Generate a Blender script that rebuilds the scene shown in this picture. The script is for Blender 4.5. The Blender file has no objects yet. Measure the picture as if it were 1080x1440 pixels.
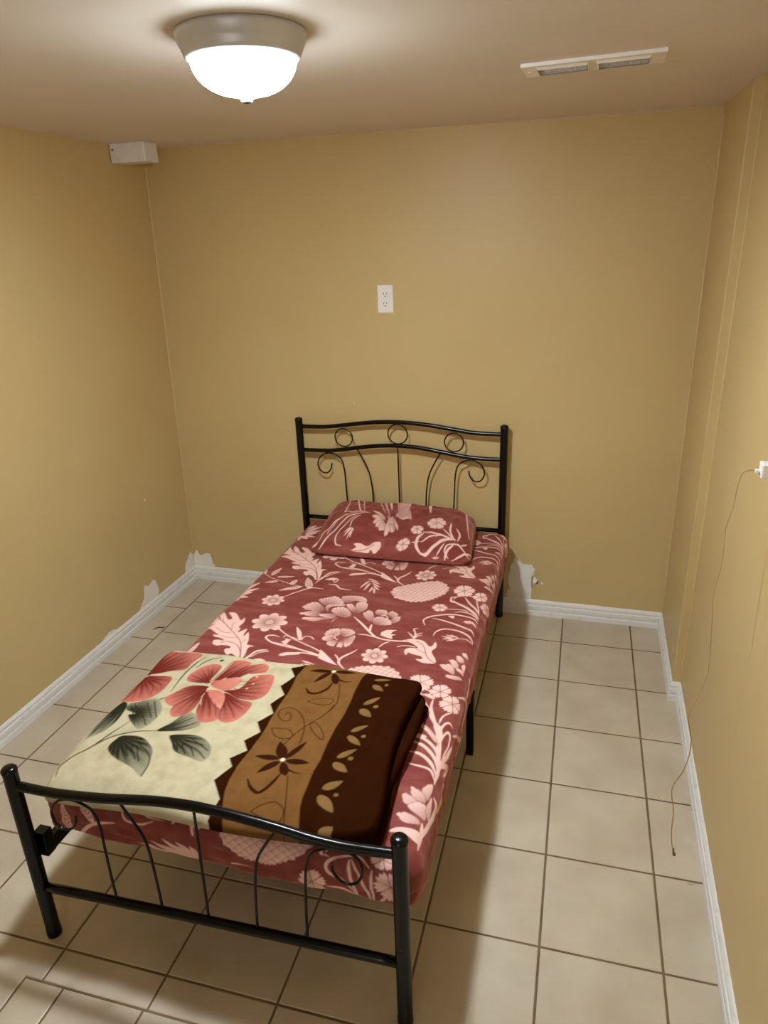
import bpy, bmesh, math, json, random
import numpy as np
from mathutils import Vector
random.seed(4); rng = np.random.default_rng(5)
C = bpy.context.scene.collection
PI = math.pi

# ------------------------------------------------------------------ helpers
def lin(r, g, b, a=1.0):
    f = lambda c: ((c/255)/12.92 if c/255 <= .04045 else ((c/255+.055)/1.055)**2.4)
    return (f(r), f(g), f(b), a)

def tag(o, label=None, cat=None, group=None, kind=None):
    if label: o['label'] = label
    if cat: o['category'] = cat
    if group: o['group'] = group
    if kind: o['kind'] = kind
    return o

def empty(name, loc, label, cat, group=None):
    o = bpy.data.objects.new(name, None); C.objects.link(o); o.location = loc
    o.empty_display_size = .05
    return tag(o, label, cat, group)

def link(name, me, mat, parent=None, smooth=False):
    for m in (mat if isinstance(mat, (list, tuple)) else [mat]): me.materials.append(m)
    o = bpy.data.objects.new(name, me); C.objects.link(o)
    if parent is not None:
        o.parent = parent; o.matrix_parent_inverse = __import__('mathutils').Matrix.Translation(-Vector(parent.location))
    if smooth: me.polygons.foreach_set('use_smooth', [True]*len(me.polygons))
    return o

def from_bm(name, bm, mat, parent=None, smooth=False, bevel=0, seg=2):
    bmesh.ops.recalc_face_normals(bm, faces=bm.faces[:])
    me = bpy.data.meshes.new(name); bm.to_mesh(me); bm.free()
    o = link(name, me, mat, parent, smooth)
    if bevel:
        m = o.modifiers.new('bevel', 'BEVEL'); m.width = bevel; m.segments = seg; m.limit_method = 'ANGLE'; m.angle_limit = math.radians(40)
        m.harden_normals = False
    return o

def add_box(bm, a, b, mi=0):
    xs, ys, zs = (a[0], b[0]), (a[1], b[1]), (a[2], b[2])
    v = [bm.verts.new((x, y, z)) for z in zs for y in ys for x in xs]
    for q in ((0,2,3,1),(4,5,7,6),(0,1,5,4),(2,6,7,3),(0,4,6,2),(1,3,7,5)):
        bm.faces.new([v[i] for i in q]).material_index = mi

def add_prism(bm, poly, z0, z1, poly_top=None):
    pt = poly_top or poly
    lo = [bm.verts.new((x, y, z0)) for x, y in poly]; hi = [bm.verts.new((x, y, z1)) for x, y in pt]
    n = len(poly)
    bm.faces.new(lo[::-1]); bm.faces.new(hi)
    for i in range(n): bm.faces.new((lo[i], lo[(i+1) % n], hi[(i+1) % n], hi[i]))

def catmull(pts, n=6, closed=False):
    P = [np.array(p, float) for p in pts]; out = []; m = len(P)
    for i in range(m if closed else m-1):
        if closed: p0, p1, p2, p3 = P[i-1], P[i], P[(i+1) % m], P[(i+2) % m]
        else: p1, p2 = P[i], P[i+1]; p0 = P[i-1] if i else 2*p1-p2; p3 = P[i+2] if i+2 < m else 2*p2-p1
        for k in range(n):
            t = k/n
            out.append(.5*((2*p1)+(-p0+p2)*t+(2*p0-5*p1+4*p2-p3)*t*t+(-p0+3*p1-3*p2+p3)*t**3))
    if not closed: out.append(P[-1])
    return out

def add_tube(bm, pts, r, sides=12, closed=False, cap=True):
    P = [Vector(p) for p in pts]; n = len(P); rings = []; up = None
    for i in range(n):
        if closed: d = P[(i+1) % n]-P[i-1]
        else: d = P[min(i+1, n-1)]-P[max(i-1, 0)]
        d.normalize()
        if up is None:
            up = d.orthogonal().normalized()
        up = (up-d*up.dot(d)).normalized(); s = d.cross(up)
        rr = r[i] if isinstance(r, (list, tuple)) else r
        rings.append([bm.verts.new(P[i]+(up*math.cos(2*PI*k/sides)+s*math.sin(2*PI*k/sides))*rr) for k in range(sides)])
    for i in range(n if closed else n-1):
        A, B = rings[i], rings[(i+1) % n]
        off = 0
        if closed and i == n-1:
            off = min(range(sides), key=lambda o: (A[0].co-B[o].co).length)
        for k in range(sides): bm.faces.new((A[k], A[(k+1) % sides], B[(k+1+off) % sides], B[(k+off) % sides]))
    if cap and not closed:
        bm.faces.new(rings[0][::-1]); bm.faces.new(rings[-1])

def add_lathe(bm, prof, c, sides=64):
    rings = []
    for r, z in prof:
        if r < 1e-6: rings.append([bm.verts.new((c[0], c[1], c[2]+z))])
        else: rings.append([bm.verts.new((c[0]+r*math.cos(2*PI*k/sides), c[1]+r*math.sin(2*PI*k/sides), c[2]+z)) for k in range(sides)])
    for A, B in zip(rings, rings[1:]):
        for k in range(sides):
            a, a2, b, b2 = A[k % len(A)], A[(k+1) % len(A)], B[k % len(B)], B[(k+1) % len(B)]
            f = []
            for v in (a, a2, b2, b):
                if v not in f: f.append(v)
            if len(f) > 2: bm.faces.new(f)

# ------------------------------------------------------------------ materials
def new_mat(name, base=(.8,.8,.8,1), rough=.5, metal=0, spec=.5, coat=0, sheen=0, sheen_rough=.4, emit=None, strength=0):
    m = bpy.data.materials.new(name); m.use_nodes = True; nt = m.node_tree; b = nt.nodes['Principled BSDF']
    b.inputs['Base Color'].default_value = base; b.inputs['Roughness'].default_value = rough; b.inputs['Metallic'].default_value = metal
    b.inputs['Specular IOR Level'].default_value = spec; b.inputs['Coat Weight'].default_value = coat
    b.inputs['Sheen Weight'].default_value = sheen; b.inputs['Sheen Roughness'].default_value = sheen_rough
    if emit: b.inputs['Emission Color'].default_value = emit; b.inputs['Emission Strength'].default_value = strength
    return m, nt, b

def node(nt, t, **kw):
    n = nt.nodes.new(t)
    for k, v in kw.items():
        if k in n.inputs: n.inputs[k].default_value = v
        else: setattr(n, k, v)
    return n

def noise_mix(nt, b, c1, c2, scale, detail=4, lo=.3, hi=.7, stretch=(1,1,1), src=None):
    tc = node(nt, 'ShaderNodeNewGeometry'); mp = node(nt, 'ShaderNodeMapping'); mp.inputs['Scale'].default_value = stretch
    nt.links.new(tc.outputs['Position'], mp.inputs['Vector'])
    nz = node(nt, 'ShaderNodeTexNoise'); nz.inputs['Scale'].default_value = scale; nz.inputs['Detail'].default_value = detail
    nt.links.new(mp.outputs[0], nz.inputs['Vector'])
    mr = node(nt, 'ShaderNodeMapRange'); mr.inputs['From Min'].default_value = lo; mr.inputs['From Max'].default_value = hi
    nt.links.new(nz.outputs['Fac'], mr.inputs['Value'])
    mx = node(nt, 'ShaderNodeMix', data_type='RGBA')
    nt.links.new(mr.outputs[0], mx.inputs[0])
    for s, c in ((6, c1), (7, c2)):
        if hasattr(c, 'links'): nt.links.new(c, mx.inputs[s])
        else: mx.inputs[s].default_value = c
    return mx.outputs[2], nz.outputs['Fac'], mp.outputs[0]

def bump(nt, b, scale, strength, dist=.002, detail=3, vec=None):
    tc = node(nt, 'ShaderNodeNewGeometry')
    nz = node(nt, 'ShaderNodeTexNoise'); nz.inputs['Scale'].default_value = scale; nz.inputs['Detail'].default_value = detail
    nt.links.new(vec or tc.outputs['Position'], nz.inputs['Vector'])
    bp = node(nt, 'ShaderNodeBump'); bp.inputs['Strength'].default_value = strength; bp.inputs['Distance'].default_value = dist
    nt.links.new(nz.outputs['Fac'], bp.inputs['Height']); nt.links.new(bp.outputs[0], b.inputs['Normal'])

def mat_wall():
    m, nt, b = new_mat('tan_wall_paint', rough=.42, spec=.35)
    c, _, _ = noise_mix(nt, b, WALL_A, WALL_B, 1.7, 5)
    nt.links.new(c, b.inputs['Base Color']); bump(nt, b, 220, .10, .001); return m
def mat_ceiling():
    m, nt, b = new_mat('ceiling_paint', rough=.5, spec=.3)
    c, _, _ = noise_mix(nt, b, CEIL_A, CEIL_B, 2.2, 4)
    nt.links.new(c, b.inputs['Base Color']); bump(nt, b, 60, .10, .0015); return m
def mat_white_trim():
    m, nt, b = new_mat('white_trim_paint', rough=.4)
    c, _, _ = noise_mix(nt, b, lin(228,226,222), lin(205,200,190), 40, 6, .55, .85)
    nt.links.new(c, b.inputs['Base Color']); bump(nt, b, 90, .25, .0015); return m
def mat_tile():
    m, nt, b = new_mat('ceramic_floor_tile', rough=.3)
    c, _, _ = noise_mix(nt, b, lin(200,188,167), lin(184,170,149), 5.5, 6, .35, .68)
    c2, _, _ = noise_mix(nt, b, c, lin(150,126,100), 2.1, 8, .6, .95)
    nt.links.new(c2, b.inputs['Base Color'])
    g = node(nt, 'ShaderNodeNewGeometry'); nz = node(nt, 'ShaderNodeTexNoise'); nz.inputs['Scale'].default_value = 9
    nt.links.new(g.outputs['Position'], nz.inputs['Vector'])
    mr = node(nt, 'ShaderNodeMapRange'); mr.inputs['To Min'].default_value = .26; mr.inputs['To Max'].default_value = .46
    nt.links.new(nz.outputs['Fac'], mr.inputs['Value']); nt.links.new(mr.outputs[0], b.inputs['Roughness'])
    bump(nt, b, 26, .06, .002); return m
def mat_grout():
    m, nt, b = new_mat('grout', rough=.9)
    c, _, _ = noise_mix(nt, b, lin(128,108,82), lin(96,77,54), 12, 5)
    nt.links.new(c, b.inputs['Base Color']); return m
def simple(name, rgb, rough=.5, **k): return new_mat(name, lin(*rgb), rough, **k)[0]

def mat_black_metal():
    m, nt, b = new_mat('black_powder_coat', lin(4,4,5), .24, 0, .32)
    bump(nt, b, 500, .05, .0005); return m

def mat_sheet():
    m, nt, b = new_mat('printed_plush_sheet', rough=.75, spec=.2, sheen=.7, sheen_rough=.42)
    b.inputs['Sheen Tint'].default_value = lin(235, 170, 155)
    at = node(nt, 'ShaderNodeAttribute', attribute_name='pink')
    dark, _, _ = noise_mix(nt, b, lin(121,53,48), lin(150,82,74), 9, 8, .45, .8, (1,2.4,1))
    mx = node(nt, 'ShaderNodeMix', data_type='RGBA'); nt.links.new(at.outputs['Fac'], mx.inputs[0])
    nt.links.new(dark, mx.inputs[6]); mx.inputs[7].default_value = lin(232,190,180)
    nt.links.new(mx.outputs[2], b.inputs['Base Color']); bump(nt, b, 420, .25, .001); return m
def mat_blanket():
    m, nt, b = new_mat('printed_plush_blanket', rough=.95, spec=.0, sheen=.0, sheen_rough=.4)
    at = node(nt, 'ShaderNodeAttribute', attribute_name='print')
    dk = node(nt, 'ShaderNodeMix', data_type='RGBA', blend_type='MULTIPLY'); dk.inputs[7].default_value = (.78,.76,.72,1)
    g = node(nt, 'ShaderNodeNewGeometry'); nz = node(nt, 'ShaderNodeTexNoise'); nz.inputs['Scale'].default_value = 26; nz.inputs['Detail'].default_value = 6
    nt.links.new(g.outputs['Position'], nz.inputs['Vector'])
    mr = node(nt, 'ShaderNodeMapRange'); mr.inputs['From Min'].default_value = .42; mr.inputs['From Max'].default_value = .8
    nt.links.new(nz.outputs['Fac'], mr.inputs['Value']); nt.links.new(mr.outputs[0], dk.inputs[0])
    nt.links.new(at.outputs['Color'], dk.inputs[6])
    nt.links.new(dk.outputs[2], b.inputs['Base Color']); bump(nt, b, 260, .5, .0016); return m

WALL_A = lin(203,180,128); WALL_B = lin(197,172,119)
CEIL_A = lin(222,214,203); CEIL_B = lin(214,205,193)
MW = mat_wall(); MC = mat_ceiling(); MT = mat_white_trim(); MTILE = mat_tile(); MG = mat_grout(); MB = mat_black_metal()
MS = mat_sheet(); MBL = mat_blanket()
MCAULK = simple('cream_caulk', (218,194,148), .45)
MPL = new_mat('bare_plaster', lin(236,232,224), .85)[0]
MGLASSW = simple('white_plastic', (238,236,232), .3)
MSLOT = simple('dark_slot', (20,18,16), .6)
MSCREW = simple('white_screw', (225,222,215), .35)

# ------------------------------------------------------------------ the room
H = 2.098; YN = -3.62; FILL_W = 1.1
XB0, XB1 = -1.957, -1.914          # left wall leans a little: x at the floor and at the ceiling
XR1, XR2, YS = .43, .459, -.545     # right wall behind / before its jog
def floor_obj():
    s = .30; a = .014767; cs, sn = math.cos(a), math.sin(a); p7 = .7394; g = .0105
    def W(u, v): x, y = u, -v*.998; return ((x*cs-y*sn)*s, (x*sn+y*cs-p7)*s)
    bm = bmesh.new(); add_box(bm, (-2.05, YN-.1, -.06), (.56, .1, -.0016), 1)
    T = []
    rows = [-.8, 0, 1, 2, 3, 4, 5, 6, 6.3]
    for r0, r1 in zip(rows, rows[1:]):
        cols = [-6.1, -5.04, -4, -3, -2, -1, 0, 1, 2]
        for c0, c1 in zip(cols, cols[1:]):
            if r0 in (6,) and c1 <= -4: continue
            T.append((c0, c1, r0, r1))
    for r0, r1 in ((-.8,.24),(.24,1.24),(1.24,1.98),(1.98,3),(3,4),(4,5),(5,6)): T.append((-7, -6.1, r0, r1))
    T += [(-7,-6.1,6,7), (-6.1,-5.06,6,7), 'L']
    for r0, r1 in ((6.3,7.3),(7.3,8.3),(8.3,9.3),(9.3,10.3),(10.3,11.3),(11.3,12.2)):
        cols = [-4.16, -3.78, -3.03, -2.03, -1.03, -.03, .97, 1.97] if r0 == 6.3 else [-7,-6.03,-5.03,-4.03,-3.03,-2.03,-1.03,-.03,.97,1.97]
        for c0, c1 in zip(cols, cols[1:]): T.append((c0, c1, r0, r1))
    T += [(-7,-6.1,7,7.3),(-6.1,-5.06,7,7.3)]
    for tile in T:
        jz = random.uniform(-.0002, .0002); b_ = .008
        if tile == 'L': cor = lambda e_: [W(-5.06+e_, 6+e_), W(-4-e_, 6+e_), W(-4-e_, 6.3-e_), W(-4.16-e_, 6.3-e_), W(-4.16-e_, 7.3-e_), W(-5.06+e_, 7.3-e_)]
        else: c0, c1, r0, r1 = tile; cor = lambda e_: [W(c0+e_, r0+e_), W(c1-e_, r0+e_), W(c1-e_, r1-e_), W(c0+e_, r1-e_)]
        q, q2 = cor(g), cor(g+b_)
        lo = [bm.verts.new((x, y, -.003)) for x, y in q]; mi = [bm.verts.new((x, y, -.0011)) for x, y in q]; hi = [bm.verts.new((x, y, jz)) for x, y in q2]
        bm.faces.new(hi)
        for i in range(len(q)):
            j = (i+1) % len(q); bm.faces.new((lo[i], lo[j], mi[j], mi[i])); bm.faces.new((mi[i], mi[j], hi[j], hi[i]))
    return from_bm('floor', bm, [MTILE, MG])
fl = floor_obj(); tag(fl, 'beige square ceramic tile floor with brown grout', kind='structure')

def wall(name, label, polys):
    bm = bmesh.new()
    for lo, hi in polys: add_prism(bm, lo, -.06, H+.1, hi)
    return tag(from_bm(name, bm, MW), label, kind='structure')
wb = wall('wall_back', 'tan painted wall behind the headboard', [([(-2.1,0),(.56,0),(.56,.12),(-2.1,.12)], None)])
wl = wall('wall_left', 'tan painted wall left of the bed', [([(XB0,0),(XB0-.15,0),(XB0-.15,YN),(XB0,YN)], [(XB1,0),(XB1-.19,0),(XB1-.19,YN),(XB1,YN)])])
wr = wall('wall_right', 'tan painted wall on the right with a shallow jog near the corner', [([(XR1,0),(XR1,YS),(XR2,YS),(XR2,YN),(.58,YN),(.58,0)], None)])
wf = wall('wall_front', 'tan painted wall opposite the headboard, with an opening added for the fill light', [([(-2.1,YN),(-.75,YN),(-.75,YN-.12),(-2.1,YN-.12)], None), ([(.15,YN),(.56,YN),(.56,YN-.12),(.15,YN-.12)], None)])  # unseen opening, added to let the fill light into the room
bm = bmesh.new(); add_box(bm, (-.75,YN-.12,2.0), (.15,YN,H+.1)); o = from_bm('lintel', bm, MW, wf)
# unseen fill light added behind the camera, shining in through the added opening
ld = bpy.data.lights.new('added_fill_light', 'AREA'); ld.shape = 'RECTANGLE'; ld.size = 1.0; ld.size_y = 1.7; ld.energy = FILL_W; ld.color = (1,.965,.92)
lo_ = bpy.data.objects.new('added_fill_light', ld); C.objects.link(lo_); lo_.location = (-.3, YN-.7, 1.1); lo_.rotation_euler = (PI/2, 0, 0)
bm = bmesh.new(); add_box(bm, (-2.1, YN-.1, H), (.56, .1, H+.1)); tag(from_bm('ceiling', bm, MC), 'off-white painted ceiling', kind='structure')

# baseboards: moulded profile swept with mitres
PROF = [(0,0),(.013,0),(.0135,.018),(.0125,.024),(.0095,.026),(.0095,.030),(.0130,.034),(.0130,.050),(.0115,.054),(.0080,.056),(.0080,.060),(.0105,.064),(.0085,.070),(.0040,.0775),(0,.079)]
def sweep(name, label, path, prev=None, nxt=None):
    """path: floor polyline, the room lies on its right-hand side."""
    bm = bmesh.new(); pts = [Vector((x, y)) for x, y in path]; full = pts[:]
    if prev: full = [Vector(prev)]+full
    if nxt: full = full+[Vector(nxt)]
    off = 1 if prev else 0; rings = []
    for i in range(len(pts)):
        k = i+off; p = full[k]
        ds = []
        if k > 0: ds.append((p-full[k-1]).normalized())
        if k < len(full)-1: ds.append((full[k+1]-p).normalized())
        ns = [Vector((d.y, -d.x)) for d in ds]
        n = ns[0] if len(ns) == 1 else (ns[0]+ns[1])/(1+ns[0].dot(ns[1]))
        rings.append([bm.verts.new((p.x+n.x*o, p.y+n.y*o, z)) for o, z in PROF])
    for A, B in zip(rings, rings[1:]):
        for j in range(len(PROF)-1): bm.faces.new((A[j], A[j+1], B[j+1], B[j]))
    bm.faces.new(rings[0]); bm.faces.new(rings[-1][::-1])
    return tag(from_bm(name, bm, MT), label, kind='structure')
e = .0005
bb = sweep('baseboard_back', 'white moulded baseboard behind the bed', [(XB0+e,-e),(XR1-e,-e)], (XB0+e,-1), (XR1-e,-1))
bl = sweep('baseboard_left', 'white moulded baseboard along the left wall', [(XB0+e,YN),(XB0+e,-e)], None, (1,-e))
br = sweep('baseboard_right', 'white moulded baseboard along the right wall, stepping at the jog', [(XR1-e,-e),(XR1-e,YS-e),(XR2-e,YS-e),(XR2-e,YN)], (-1,-e), None)

# caulk beads in the corners
def bead(n, label, p, q, r):
    bm = bmesh.new(); k = 26; P = []
    for i in range(k+1):
        t = i/k; P.append((p[0]+(q[0]-p[0])*t+random.uniform(-.0005,.0005), p[1]+(q[1]-p[1])*t+random.uniform(-.0005,.0005), p[2]+(q[2]-p[2])*t+random.uniform(-.0005,.0005)))
    add_tube(bm, P, [r*random.uniform(.75,1.15) for _ in P], 6)
    return tag(from_bm('trim_%d' % n, bm, MCAULK, smooth=True), label, kind='structure')
bead(1, 'thin pale caulk line in the left corner', (XB0+.002,-.001,.08), (XB1,-.001,H), .0022)
bead(2, 'thin pale caulk line in the right corner', (XR1-.001,-.001,.08), (XR1-.001,-.001,H), .0022)
bead(3, 'thin pale line where back wall meets ceiling', (XB1+.09,-.0005,H), (XR1,-.0005,H), .0018)
bead(4, 'thin pale line where left wall meets ceiling', (XB1+.0005,-.25,H), (XB1+.0005,YN,H), .0016)
bead(5, 'pale worn edge of the wall jog', (XR1+.0005,YS+.0005,.08), (XR1+.0005,YS+.0005,H), .0014)
bead(6, 'pale caulk line in the inner corner of the jog', (XR2-.0005,YS-.0005,.08), (XR2-.0005,YS-.0005,H), .0016)
bead(7, 'pale line on top of the wall jog', (XR1,-.03,H), (XR1,YS,H), .0015)

# ragged unpainted plaster patches and white paint smeared above the baseboards (thin skins on the wall)
def skin(name, wallo, outline, place, thick=.0012, mat=None, jag=.004, n=5):
    pts = catmull(outline, n, True); bm = bmesh.new(); lo = []; hi = []
    for p in pts:
        a = p[0]+random.gauss(0, jag*.4); b = p[1]+random.gauss(0, jag*.4)
        lo.append(bm.verts.new(place(a, b, -.0006))); hi.append(bm.verts.new(place(a, b, thick)))
    bm.faces.new(hi); m = len(lo)
    for i in range(m): bm.faces.new((lo[i], lo[(i+1) % m], hi[(i+1) % m], hi[i]))
    bmesh.ops.triangulate(bm, faces=bm.faces[:])
    return from_bm(name, bm, mat or MPL, wallo)
on_back = lambda a, b, t: (a, -t, b)
def on_left(a, b, t): return (XB0+(XB1-XB0)*b/H+t, a, b)
on_right = lambda a, b, t: (XR2-t, a, b)
pa = skin('plaster_patch', wb, [(-.262,.075),(-.262,.14),(-.268,.20),(-.245,.27),(-.222,.285),(-.205,.262),(-.182,.262),(-.150,.245),(-.147,.20),(-.128,.185),(-.138,.165),(-.152,.16),(-.156,.11),(-.170,.075)], on_back, .0015, jag=.010)
tag(pa, 'bare white plaster patch right of the bed post')
pb = skin('plaster_patch', wb, [(-1.954,.075),(-1.954,.13),(-1.945,.15),(-1.93,.168),(-1.91,.145),(-1.875,.155),(-1.85,.15),(-1.84,.11),(-1.835,.078)], on_back, .0015)
tag(pb, 'bare white plaster patch in the left corner')
pc = skin('plaster_patch', wl, [(-.01,.075),(-.008,.14),(-.03,.165),(-.06,.14),(-.085,.12),(-.09,.078)], on_left, .0015)
pd = skin('plaster_patch', wl, [(-.36,.078),(-.35,.13),(-.37,.172),(-.42,.165),(-.455,.18),(-.465,.13),(-.50,.09),(-.51,.076)], on_left, .0015)
pe = skin('plaster_patch', wl, [(-.70,.077),(-.72,.090),(-.76,.094),(-.78,.084),(-.80,.078)], on_left, .0012)
for px_, pz in ((-.110,.170),): skin('plaster_patch', wb, [(px_-.008,pz),(px_,pz+.006),(px_+.008,pz-.004),(px_,pz-.010)], on_back, .001, jag=.001, n=2)
def smear(wallo, a0, a1, place, z=.0775, amp=.007):
    k = int(abs(a1-a0)/.012); top = []; x = 0
    for i in range(k+1):
        x = .7*x+.3*random.gauss(0, 1); top.append((a0+(a1-a0)*i/k, z+amp*.55+amp*x*.8))
    bm = bmesh.new(); V = []
    for a, b in top: V.append((bm.verts.new(place(a, z-.001, .0009)), bm.verts.new(place(a, max(b, z), .0009)), bm.verts.new(place(a, max(b, z), -.0005))))
    for p, q in zip(V, V[1:]): bm.faces.new((p[0], q[0], q[1], p[1])); bm.faces.new((p[1], q[1], q[2], p[2]))
    return from_bm('paint_smear', bm, MT, wallo)
smear(wb, -.25, XR1-.01, on_back, amp=.004); smear(wl, -.05, -2.6, on_left, amp=.007); smear(wr, YS-.01, -2.6, on_right, amp=.003)
# small marks on the walls
skin('wall_chip', wl, [(-.345,.585),(-.35,.590),(-.356,.585),(-.35,.580)], on_left, .001, jag=.0005, n=2)
skin('wall_chip', wb, [(-1.000,.998),(-.994,1.002),(-.990,.998),(-.995,.995)], on_back, .001, MCAULK, jag=.0005, n=2)

# ------------------------------------------------------------------ ceiling things
LC = (-.663, -1.55)
t = empty('ceiling_light', (LC[0], LC[1], H), 'round flush ceiling light with brushed metal ring and glowing white glass bowl', 'ceiling light')
MN = simple('brushed_nickel', (205,206,210), .4, metal=.35)
bm = bmesh.new(); add_lathe(bm, [(0,0),(.126,0),(.129,-.004),(.128,-.010),(.1235,-.026),(.1205,-.028),(.1200,-.032),(.1165,-.040),(.1150,-.046),(.109,-.050),(.104,-.047),(.104,-.020),(0,-.018)], (LC[0],LC[1],H), 96)
from_bm('base_ring', bm, MN, t, True, bevel=0)
LAMP_STRENGTH = 27.0
MLAMP, nt, b = new_mat('lit_opal_glass', lin(250,250,250), .3, emit=(.86,.945,1,1), strength=LAMP_STRENGTH)
# the bulb shows through the opal glass as a hot core low in the bowl
tcx = node(nt, 'ShaderNodeTexCoord'); sx = node(nt, 'ShaderNodeSeparateXYZ'); nt.links.new(tcx.outputs['Object'], sx.inputs[0])
cmb = node(nt, 'ShaderNodeCombineXYZ'); nt.links.new(sx.outputs['X'], cmb.inputs[0]); nt.links.new(sx.outputs['Y'], cmb.inputs[1]); cmb.inputs[2].default_value = 0
vd = node(nt, 'ShaderNodeVectorMath', operation='DISTANCE'); vd.inputs[1].default_value = (LC[0], LC[1], 0); nt.links.new(cmb.outputs[0], vd.inputs[0])
mr = node(nt, 'ShaderNodeMapRange', interpolation_type='SMOOTHSTEP'); mr.inputs['From Min'].default_value = .020; mr.inputs['From Max'].default_value = .062; mr.inputs['To Min'].default_value = 120; mr.inputs['To Max'].default_value = 0
nt.links.new(vd.outputs['Value'], mr.inputs['Value'])
mr2 = node(nt, 'ShaderNodeMapRange'); mr2.inputs['From Min'].default_value = .104; mr2.inputs['From Max'].default_value = .07; mr2.inputs['To Min'].default_value = 2.2; mr2.inputs['To Max'].default_value = 24
nt.links.new(vd.outputs['Value'], mr2.inputs['Value'])
ad = node(nt, 'ShaderNodeMath', operation='ADD'); nt.links.new(mr.outputs[0], ad.inputs[0]); nt.links.new(mr2.outputs[0], ad.inputs[1]); nt.links.new(ad.outputs[0], b.inputs['Emission Strength'])
prof = [(.1035,-.040)]+[(.106*math.cos(k*PI/2/18)**.82 if k < 18 else 0, -.046-.066*math.sin(k*PI/2/18)) for k in range(0, 19)]
bm = bmesh.new(); add_lathe(bm, prof, (LC[0],LC[1],H), 96); gb = from_bm('glass_bowl', bm, MLAMP, t, True); gb['label'] = 'glowing white glass bowl'
bm = bmesh.new(); add_lathe(bm, [(0,-.110),(.013,-.110),(.016,-.113),(.016,-.116),(.012,-.118),(.012,-.121),(.007,-.124),(0,-.125)], (LC[0],LC[1],H), 32); from_bm('finial', bm, simple('dark_nickel', (58,58,62), .6), t, True)

# vent register
t = empty('ceiling_vent', (0,-.94,H), 'white rectangular ceiling vent cover with two dusty grilles', 'vent')
def vp(u, v, z): # u along 0..1, v across 0..1 (0 = side towards the front wall)
    A, B, Cc, D = (-.176,-1.000), (.164,-1.030), (.166,-.900), (-.172,-.868)
    x = (A[0]*(1-u)+B[0]*u)*(1-v)+(D[0]*(1-u)+Cc[0]*u)*v; y = (A[1]*(1-u)+B[1]*u)*(1-v)+(D[1]*(1-u)+Cc[1]*u)*v
    return (x, y, H-z)
WIN = [(.10,.475),(.53,.90)]
bm = bmesh.new()
us = [0,.10,.475,.53,.90,1]; vs = [0,.16,.84,1]
for i in range(5):
    for j in range(3):
        if j == 1 and i in (1, 3): continue
        c = [vp(us[i],vs[j],.008), vp(us[i+1],vs[j],.008), vp(us[i+1],vs[j+1],.008), vp(us[i],vs[j+1],.008)]
        bm.faces.new([bm.verts.new(p) for p in c])
for (u0,v0),(u1,v1) in (((0,0),(1,0)),((1,0),(1,1)),((1,1),(0,1)),((0,1),(0,0))):
    bm.faces.new([bm.verts.new(p) for p in (vp(u0,v0,.008),vp(u1,v1,.008),vp(u1,v1,0),vp(u0,v0,0))])
for a, b_ in WIN: # raised lip round each grille
    for (u0,v0),(u1,v1) in (((a,.16),(b_,.16)),((b_,.16),(b_,.84)),((b_,.84),(a,.84)),((a,.84),(a,.16))):
        mu, mv = (a+b_)/2, .5; k = .035; kk = .10
        I = lambda u, v: (u+(k if u < mu else -k)*.35, v+(kk if v < mv else -kk)*.7)
        (i0,j0),(i1,j1) = I(u0,v0), I(u1,v1)
        bm.faces.new([bm.verts.new(p) for p in (vp(u0,v0,.008),vp(u1,v1,.008),vp(i1,j1,.0125),vp(i0,j0,.0125))])
        bm.faces.new([bm.verts.new(p) for p in (vp(i0,j0,.0098),vp(i1,j1,.0098),vp(i1,j1,.004),vp(i0,j0,.004))])
bmesh.ops.remove_doubles(bm, verts=bm.verts[:], dist=.00005)
from_bm('cover_plate', bm, MGLASSW, t)
MDUST, nt, b = new_mat('dusty_grille', rough=.9)
c, _, _ = noise_mix(nt, b, lin(215,206,192), lin(150,138,122), 160, 5, .35, .65); nt.links.new(c, b.inputs['Base Color'])
for a, b_ in WIN:
    bm = bmesh.new(); n = 13
    for k in range(n):
        v0 = .25+.5*k/n; v1 = v0+.5/n*.62
        P = [vp(a+.02,v0,.0106), vp(b_-.02,v0,.0106), vp(b_-.02,v1,.0096), vp(a+.02,v1,.0096)]; Q = [(x,y,z+.0012) for x,y,z in P]
        p = [bm.verts.new(q) for q in P]; q = [bm.verts.new(z) for z in Q]
        bm.faces.new(p); bm.faces.new(q[::-1])
        for i in range(4): bm.faces.new((p[i],p[(i+1)%4],q[(i+1)%4],q[i]))
    n2 = 22
    for k in range(n2):
        u0 = a+.02+(b_-a-.045)*k/n2
        P = [vp(u0,.24,.0085), vp(u0+.006,.24,.0085), vp(u0+.006,.76,.0085), vp(u0,.76,.0085)]
        bm.faces.new([bm.verts.new(q) for q in P])
    bm.faces.new([bm.verts.new(q) for q in (vp(a+.01,.2,.0088),vp(b_-.01,.2,.0088),vp(b_-.01,.8,.0088),vp(a+.01,.8,.0088))])
    g = from_bm('grille', bm, MDUST, t); g['label'] = 'grey dusty grille'
for u in (.045,.955):
    bm = bmesh.new(); p = vp(u,.5,.008); add_lathe(bm, [(0,-.0022),(.003,-.0018),(.0042,0)], p, 14); from_bm('screw', bm, MSCREW, t, True)

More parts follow.
